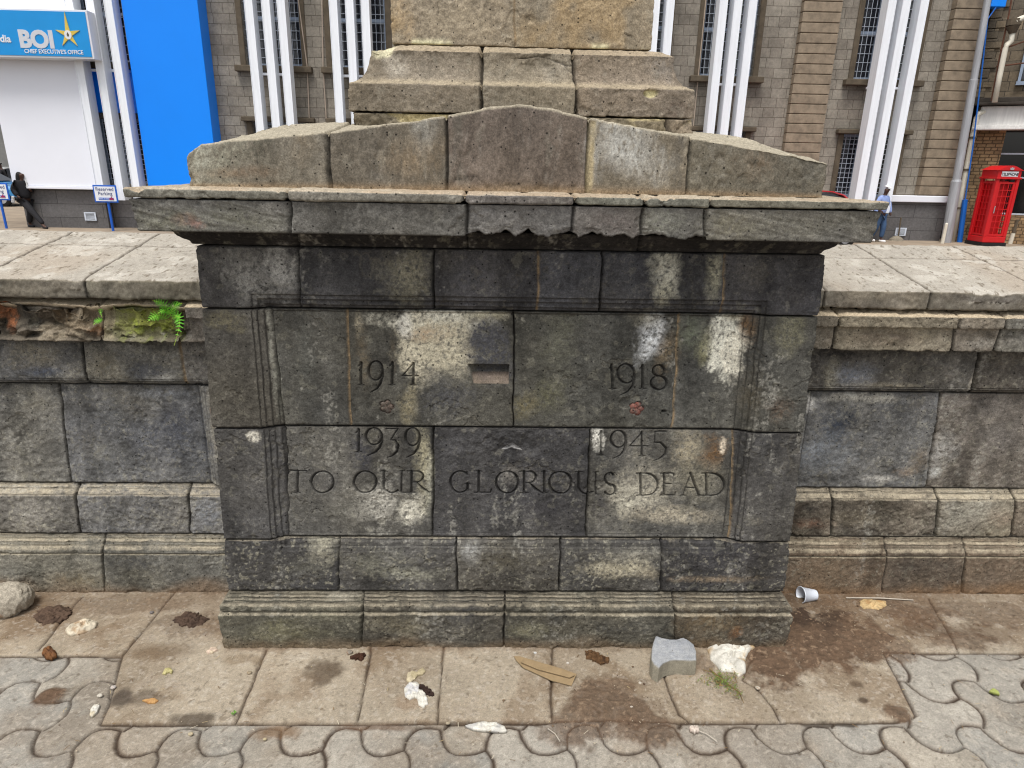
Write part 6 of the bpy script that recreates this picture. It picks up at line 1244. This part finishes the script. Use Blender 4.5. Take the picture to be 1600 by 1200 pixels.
# folded cardboard
cbp_ = [onZ(x, y, .012) for x, y in [(803, 1024), (812, 1024), (880, 1044), (901, 1052), (893, 1070), (862, 1062), (818, 1042), (806, 1030)]]
m_ = MB(); m_.prism([(x, y) for x, y in cbp_][::-1], .006, .0085); m_.prism([onZ(x, y, .02) for x, y in [(818, 1026), (880, 1046), (899, 1053), (890, 1057), (840, 1044), (814, 1033)]][::-1], .013, .0155)
m_.add([(*onZ(893, 1070, .01), .006), (*onZ(901, 1052, .02), .018), (*onZ(899, 1053, .02), .018), (*onZ(891, 1070, .01), .006)], [(0, 1, 2, 3)])
tag(m_.build('cardboard_piece', plain('brown_cardboard', lin(170, 146, 110, .66), .9, .15, 30, .2)), 'folded strip of brown cardboard on the slab left of the soil clod', 'cardboard')
# paper cup lying on its side
CUPW = plain('white_plastic', lin(226, 232, 242, .9), .35, .03, 20)
cx, cy = onZ(1262, 939, 0); ang = math.radians(-12); A = Vector((-math.cos(ang), -math.sin(ang)*.6-.25, .10)).normalized(); B = A.cross(Vector((0, 0, 1))).normalized(); Cc = B.cross(A)
Rm = Matrix((B, Cc, A)).transposed()
lo = Vector((cx+.034, cy+.01, .0235))
prof = [(.0, .0), (.0215, .0), (.0222, .003), (.0325, .066), (.0345, .0665), (.035, .069), (.0335, .0695), (.0315, .067), (.0208, .004), (.0, .004)]
cup = thing('plastic_cup', (cx, cy, 0), 'small white plastic cup lying on its side on the dark soil', 'cup'); MB().lathe(prof, 40, lo, Rm).build('cup_body', CUPW, cup, smooth=True); MB().lathe([(.033, .0665), (.0355, .0675), (.0355, .0695), (.033, .0702)], 40, lo, Rm).build('rim', CUPW, cup, smooth=True)
# clear lid standing against the pedestal side
x_, y_ = onZ(1222, 950, .03); lid = MB(); Rl = Matrix.Rotation(math.radians(78), 3, 'Y') @ Matrix.Rotation(math.radians(8), 3, 'X')
lid.lathe([(.0, .004), (.024, .004), (.027, .0), (.036, .0), (.038, .003), (.038, .0), (.036, -.002), (.027, -.002), (.024, .002), (.0, .002)], 32, (1.138+.014, 2.22, .042), Rl)
tag(lid.build('cup_lid', plain('clear_plastic_lid', lin(206, 206, 200, .7), .25, .05, 20), smooth=True), 'round plastic cup lid standing against the right side of the pedestal foot', 'lid')
# thin stick
a_, b_ = onZ(1322, 934, .01), onZ(1427, 937, .01); tag(MB().tube([(a_[0], a_[1], .010), ((a_[0]+b_[0])/2, (a_[1]+b_[1])/2+.002, .012), (b_[0], b_[1], .008)], [.0022, .0028, .0022], 8).build('thin_stick', plain('pale_stick', lin(206, 196, 180, .7), .6, .1, 40)), 'long pale straight stick lying along the right wall foot', 'stick')
for k, (p, q) in enumerate([((856, 1140), (875, 1160)), ((1086, 1141), (1120, 1160)), ((735, 1133), (745, 1142))]):
    a_, b_ = onZ(*p, 0), onZ(*q, 0); mid = ((a_[0]+b_[0])/2+.004, (a_[1]+b_[1])/2+.003)
    tag(MB().tube([(*a_, .004), (*mid, .006), (*b_, .004)], .0016, 6).build('twig', bpy.data.materials['pale_stick']), ['short pale twig on the pavers below the cardboard', 'thin pale twig beside the popcorn like flake', 'pale sliver beside the white paper strip'][k], 'twig')
# wilted sprig by the block
R = random.Random(4); sp = MB(); path = [(1108, 1049), (1124, 1062), (1140, 1074), (1155, 1084), (1162, 1100)]; P3 = [(*onZ(x, y, 0), .012-.002*i) for i, (x, y) in enumerate(path)]
spg = thing('wilted_sprig', (*onZ(1130, 1072, 0), 0), 'wilted green and brown plant sprig lying below the concrete paver block', 'plant')
sp.tube(P3, [.0022, .0022, .002, .0018, .001], 6); sp.tube([P3[1], (*onZ(1112, 1058, 0), .02), (*onZ(1098, 1050, 0), .01)], .0013, 5); sp.tube([P3[2], (*onZ(1150, 1070, 0), .012), (*onZ(1146, 1055, 0), .02)], .0012, 5); sp.build('stem', plain('dry_stem', lin(140, 116, 72, .66), .8, .2, 40), spg)
v = []; c = []
for i in range(420):
    x, y = R.gauss(1127, 15), R.gauss(1066, 8)
    if i % 3 == 0: t = R.random(); x, y = 1120+40*t+R.gauss(0, 3), 1064+30*t+R.gauss(0, 3)
    px_, py_ = onZ(x, y, 0); z = R.uniform(.004, .022); a_ = R.uniform(0, 6.28); l_ = R.uniform(.003, .007); d = np.array([math.cos(a_), math.sin(a_), R.uniform(-.4, .6)]); s_ = np.array([-d[1], d[0], 0])*.25
    o_ = np.array([px_, py_, z]); v += [o_-d*l_, o_+s_*l_, o_+d*l_, o_-s_*l_]; c += [(lin(110, 134, 56, .8) if R.random() < .6 else lin(150, 128, 76, .7))*R.uniform(.6, 1.3)]*4
mesh('leaves', v, np.arange(len(v)).reshape(-1, 4), FER, spg, col=np.array(c))
# ferns rooted in the broken ledge
def frond(v, c, p0, p1, p2, w, n=17, tone=1.0, seed=0):
    R = random.Random(seed); p0, p1, p2 = map(np.array, (p0, p1, p2)); pr = None
    for i in range(n+1):
        t = i/n; p = p0*(1-t)**2+p1*2*t*(1-t)+p2*t*t; d = 2*(1-t)*(p1-p0)+2*t*(p2-p1); d = d/np.linalg.norm(d); s = np.cross(d, np.array([.1, -1, .25])); s /= np.linalg.norm(s)
        ww = w*math.sin(math.pi*min(1, .12+t*.9))**.7*(1-t*.45)
        if i == 0: pr = p; continue
        v += [pr-s*.0007, pr+s*.0007, p+s*.0006, p-s*.0006]; c += [lin(150, 170, 60)]*4
        for sg_ in (-1, 1):
            ax = (s*sg_+d*.45); ax /= np.linalg.norm(ax); ww2 = ww*R.uniform(.85, 1.1); m = max(4, int(ww2/.0028)); out = np.cross(ax, s*sg_+d*.01)
            nrm = np.cross(ax, d); nrm /= np.linalg.norm(nrm); cr = np.cross(nrm, ax); dr = R.uniform(-.2, .05)
            for k in range(m):   # pinnules along the leaflet
                u = (k+.5)/m; q = p+ax*ww2*u+nrm*dr*ww2*u*u; l_ = ww2/m*1.15*(1-u*.5); co_ = lin(128, 226, 66, .8)*tone*R.uniform(.75, 1.2)
                for s2 in (-1, 1): v += [q-ax*l_*.35, q+cr*s2*l_*.8-ax*l_*.1, q+cr*s2*l_*1.1+ax*l_*.25, q+ax*l_*.45]; c += [co_]*4
        pr = p
def fern(label, Y, fr, base_px, seed):
    X_, Z_ = onY(*base_px, Y); r = thing('fern', (X_, Y, Z_), label, 'fern', 'ferns on the broken ledge'); 
    for k, (a_, b_, c_, w, dy) in enumerate(fr):
        v = []; c = []; P_ = lambda q, yy: (onY(*q, yy)[0], yy, onY(*q, yy)[1])
        frond(v, c, P_(a_, Y), P_(b_, Y-dy*.6), P_(c_, Y-dy), w*1.15, seed=seed+k, n=(11 if w > .015 else 7)); mesh('frond', v, np.arange(len(v)).reshape(-1, 4), FER, r, col=np.array(c))
fern('bright green fern hanging over the ledge beside the pedestal', 2.41, [((268, 494), (258, 470), (238, 470), .024, .05), ((268, 496), (262, 478), (246, 490), .022, .07), ((266, 492), (272, 474), (285, 474), .020, .05), ((270, 494), (290, 486), (272, 540), .022, .06), ((264, 500), (248, 484), (230, 503), .026, .08), ((268, 498), (280, 492), (282, 496), .018, .07)], (268, 495), 1)
fern('small fern sprig in the mossy joint of the left ledge', 2.43, [((162, 500), (152, 498), (146, 508), .013, .03), ((160, 478), (154, 486), (160, 496), .009, .02)], (162, 500), 9)
for k, (px_, py_) in enumerate([(75, 1015), (365, 1117)]):
    gx_, gy_ = onZ(px_, py_, 0)
    if k == 0: continue
    r = thing('weed', (gx_, gy_, 0), 'tiny green weed at the lower end of the first slab joint', 'plant'); v = []; c = []; R = random.Random(k)
    for i in range(26):
        a_ = R.uniform(0, 6.28); l_ = R.uniform(.004, .009); o_ = np.array([gx_, gy_, .003])+np.array([math.cos(a_), math.sin(a_), .8])*R.uniform(.001, .008); d = np.array([math.cos(a_), math.sin(a_), .5]); s_ = np.array([-d[1], d[0], 0])*.35
        v += [o_-d*l_*.5, o_+s_*l_*.6, o_+d*l_*.6, o_-s_*l_*.6]; c += [lin(110, 160, 60, .8)*R.uniform(.6, 1.2)]*4
    mesh('leaves', v, np.arange(len(v)).reshape(-1, 4), FER, r, col=np.array(c))
# grit and crumbs strewn on the paving
v = []; c = []; Fq = []; R = random.Random(12)
def crumb(x, y, z, s, col_):
    n = len(v); q = [(s*R.uniform(.6, 1.2)*a, s*R.uniform(.6, 1.2)*b, s*R.uniform(.4, .9)*d) for a, b, d in ((1, 0, 0), (0, 1, 0), (-1, 0, 0), (0, -1, 0), (0, 0, 1), (0, 0, -1))]
    v.extend([(x+a, y+b, z+d) for a, b, d in q]); c.extend([col_]*6)
    Fq.extend([(n+a, n+b, n+d) for a, b, d in ((0, 1, 4), (1, 2, 4), (2, 3, 4), (3, 0, 4), (1, 0, 5), (2, 1, 5), (3, 2, 5), (0, 3, 5))])
for i in range(2600):
    m = R.random()
    if m < .34: x, y = R.gauss(1290, 110), R.gauss(985, 40)
    elif m < .5: x, y = R.gauss(950, 60), R.gauss(1105, 24)
    elif m < .75: x, y = R.uniform(-20, 1620), R.uniform(935, 1000)
    else: x, y = R.uniform(-20, 1620), R.uniform(1000, 1200)
    px_, py_ = onZ(x, y, 0)
    if -1.01 < px_ < 1.14 and py_ > 2.075: continue
    if py_ > 2.42: continue
    s = R.choice([.0012, .0016, .002, .0028]) if m < .75 else R.choice([.001, .0014, .0018]); col_ = lin(*R.choice([(206, 190, 166), (150, 128, 104), (96, 74, 58), (178, 160, 138), (120, 96, 74)]), .66); crumb(px_, py_, .0035+s*.3, s*(2.2 if R.random() < .02 else 1), col_)
for i in range(190):   # bits of straw and leaf
    x, y = R.uniform(-20, 1620), R.uniform(938, 1198); px_, py_ = onZ(x, y, 0)
    if (-1.01 < px_ < 1.14 and py_ > 2.07) or py_ > 2.41: continue
    a_ = R.uniform(0, 3.14); l_ = R.uniform(.003, .011); w_ = R.uniform(.0005, .0011); d = np.array([math.cos(a_), math.sin(a_)]); s_ = np.array([-d[1], d[0]])*w_; n = len(v); zz = .0045
    for q in (-d*l_-s_, -d*l_+s_, d*l_+s_, d*l_-s_): v.append((px_+q[0], py_+q[1], zz))
    c.extend([lin(*R.choice([(206, 184, 140), (226, 214, 190), (120, 92, 62), (150, 120, 80)]), .66)]*4); Fq.append((n, n+1, n+2)); Fq.append((n, n+2, n+3))
tag(mesh('gravel', v, np.array(Fq), attr_mat('grit', .9, .2, 200), None, col=np.array(c), base=(0, 2, 0)), 'scattered grit and crumbs on the paving and soil', 'gravel', kind='stuff')
peb = [(547, 1017, .012, (150, 140, 126)), (390, 1051, .009, (170, 156, 130)), (1184, 1075, .009, (214, 204, 186)), (237, 957, .008, (120, 122, 126)), (414, 1155, .006, (200, 186, 150)), (298, 1147, .008, (206, 192, 160)), (887, 1036, .006, (222, 216, 204)), (1000, 1067, .006, (214, 206, 190)), (986, 1106, .008, (226, 220, 206)), (1240, 1014, .012, (120, 100, 82)), (1345, 935, .008, (190, 160, 140)), (177, 1074, .009, (222, 214, 206)), (156, 1087, .009, (226, 220, 204)), (700, 1130, .007, (190, 176, 150)), (836, 1018, .006, (220, 220, 216))]
lab = ['grey', 'tan', 'cream', 'slate grey', 'small ochre', 'ochre', 'white', 'pale', 'chalky white', 'brown', 'pinkish', 'chalky', 'cream white', 'dull tan', 'tiny white']
where = ['touching the pedestal foot beside the dark clod', 'beside the joint left of the first slab', 'on the slab right of the wilted sprig', 'close to the left wall foot', 'on a paver under the second slab', 'on a paver under the left slab', 'on the slab right of the cardboard', 'on the slab above the round soil patch', 'in the middle of the round soil patch', 'in the soil right of the pedestal corner', 'beside the yellowish wrapper', 'in the joint left of the big slab', 'on the paver left of the big slab', 'on the slab edge near the paper strip', 'on the slab just above the cardboard']
for k, (x, y, s, co_) in enumerate(peb):
    a_, b_ = onZ(x, y, s*.4); b_ = min(b_, 2.062) if -1.01 < a_ < 1.14 else b_; rock('pebble', lab[k]+' pebble '+where[k], a_, b_, s*.45, s, s*.8, s*.62, co_, 30+k, PAPER, 'pebble', 3)
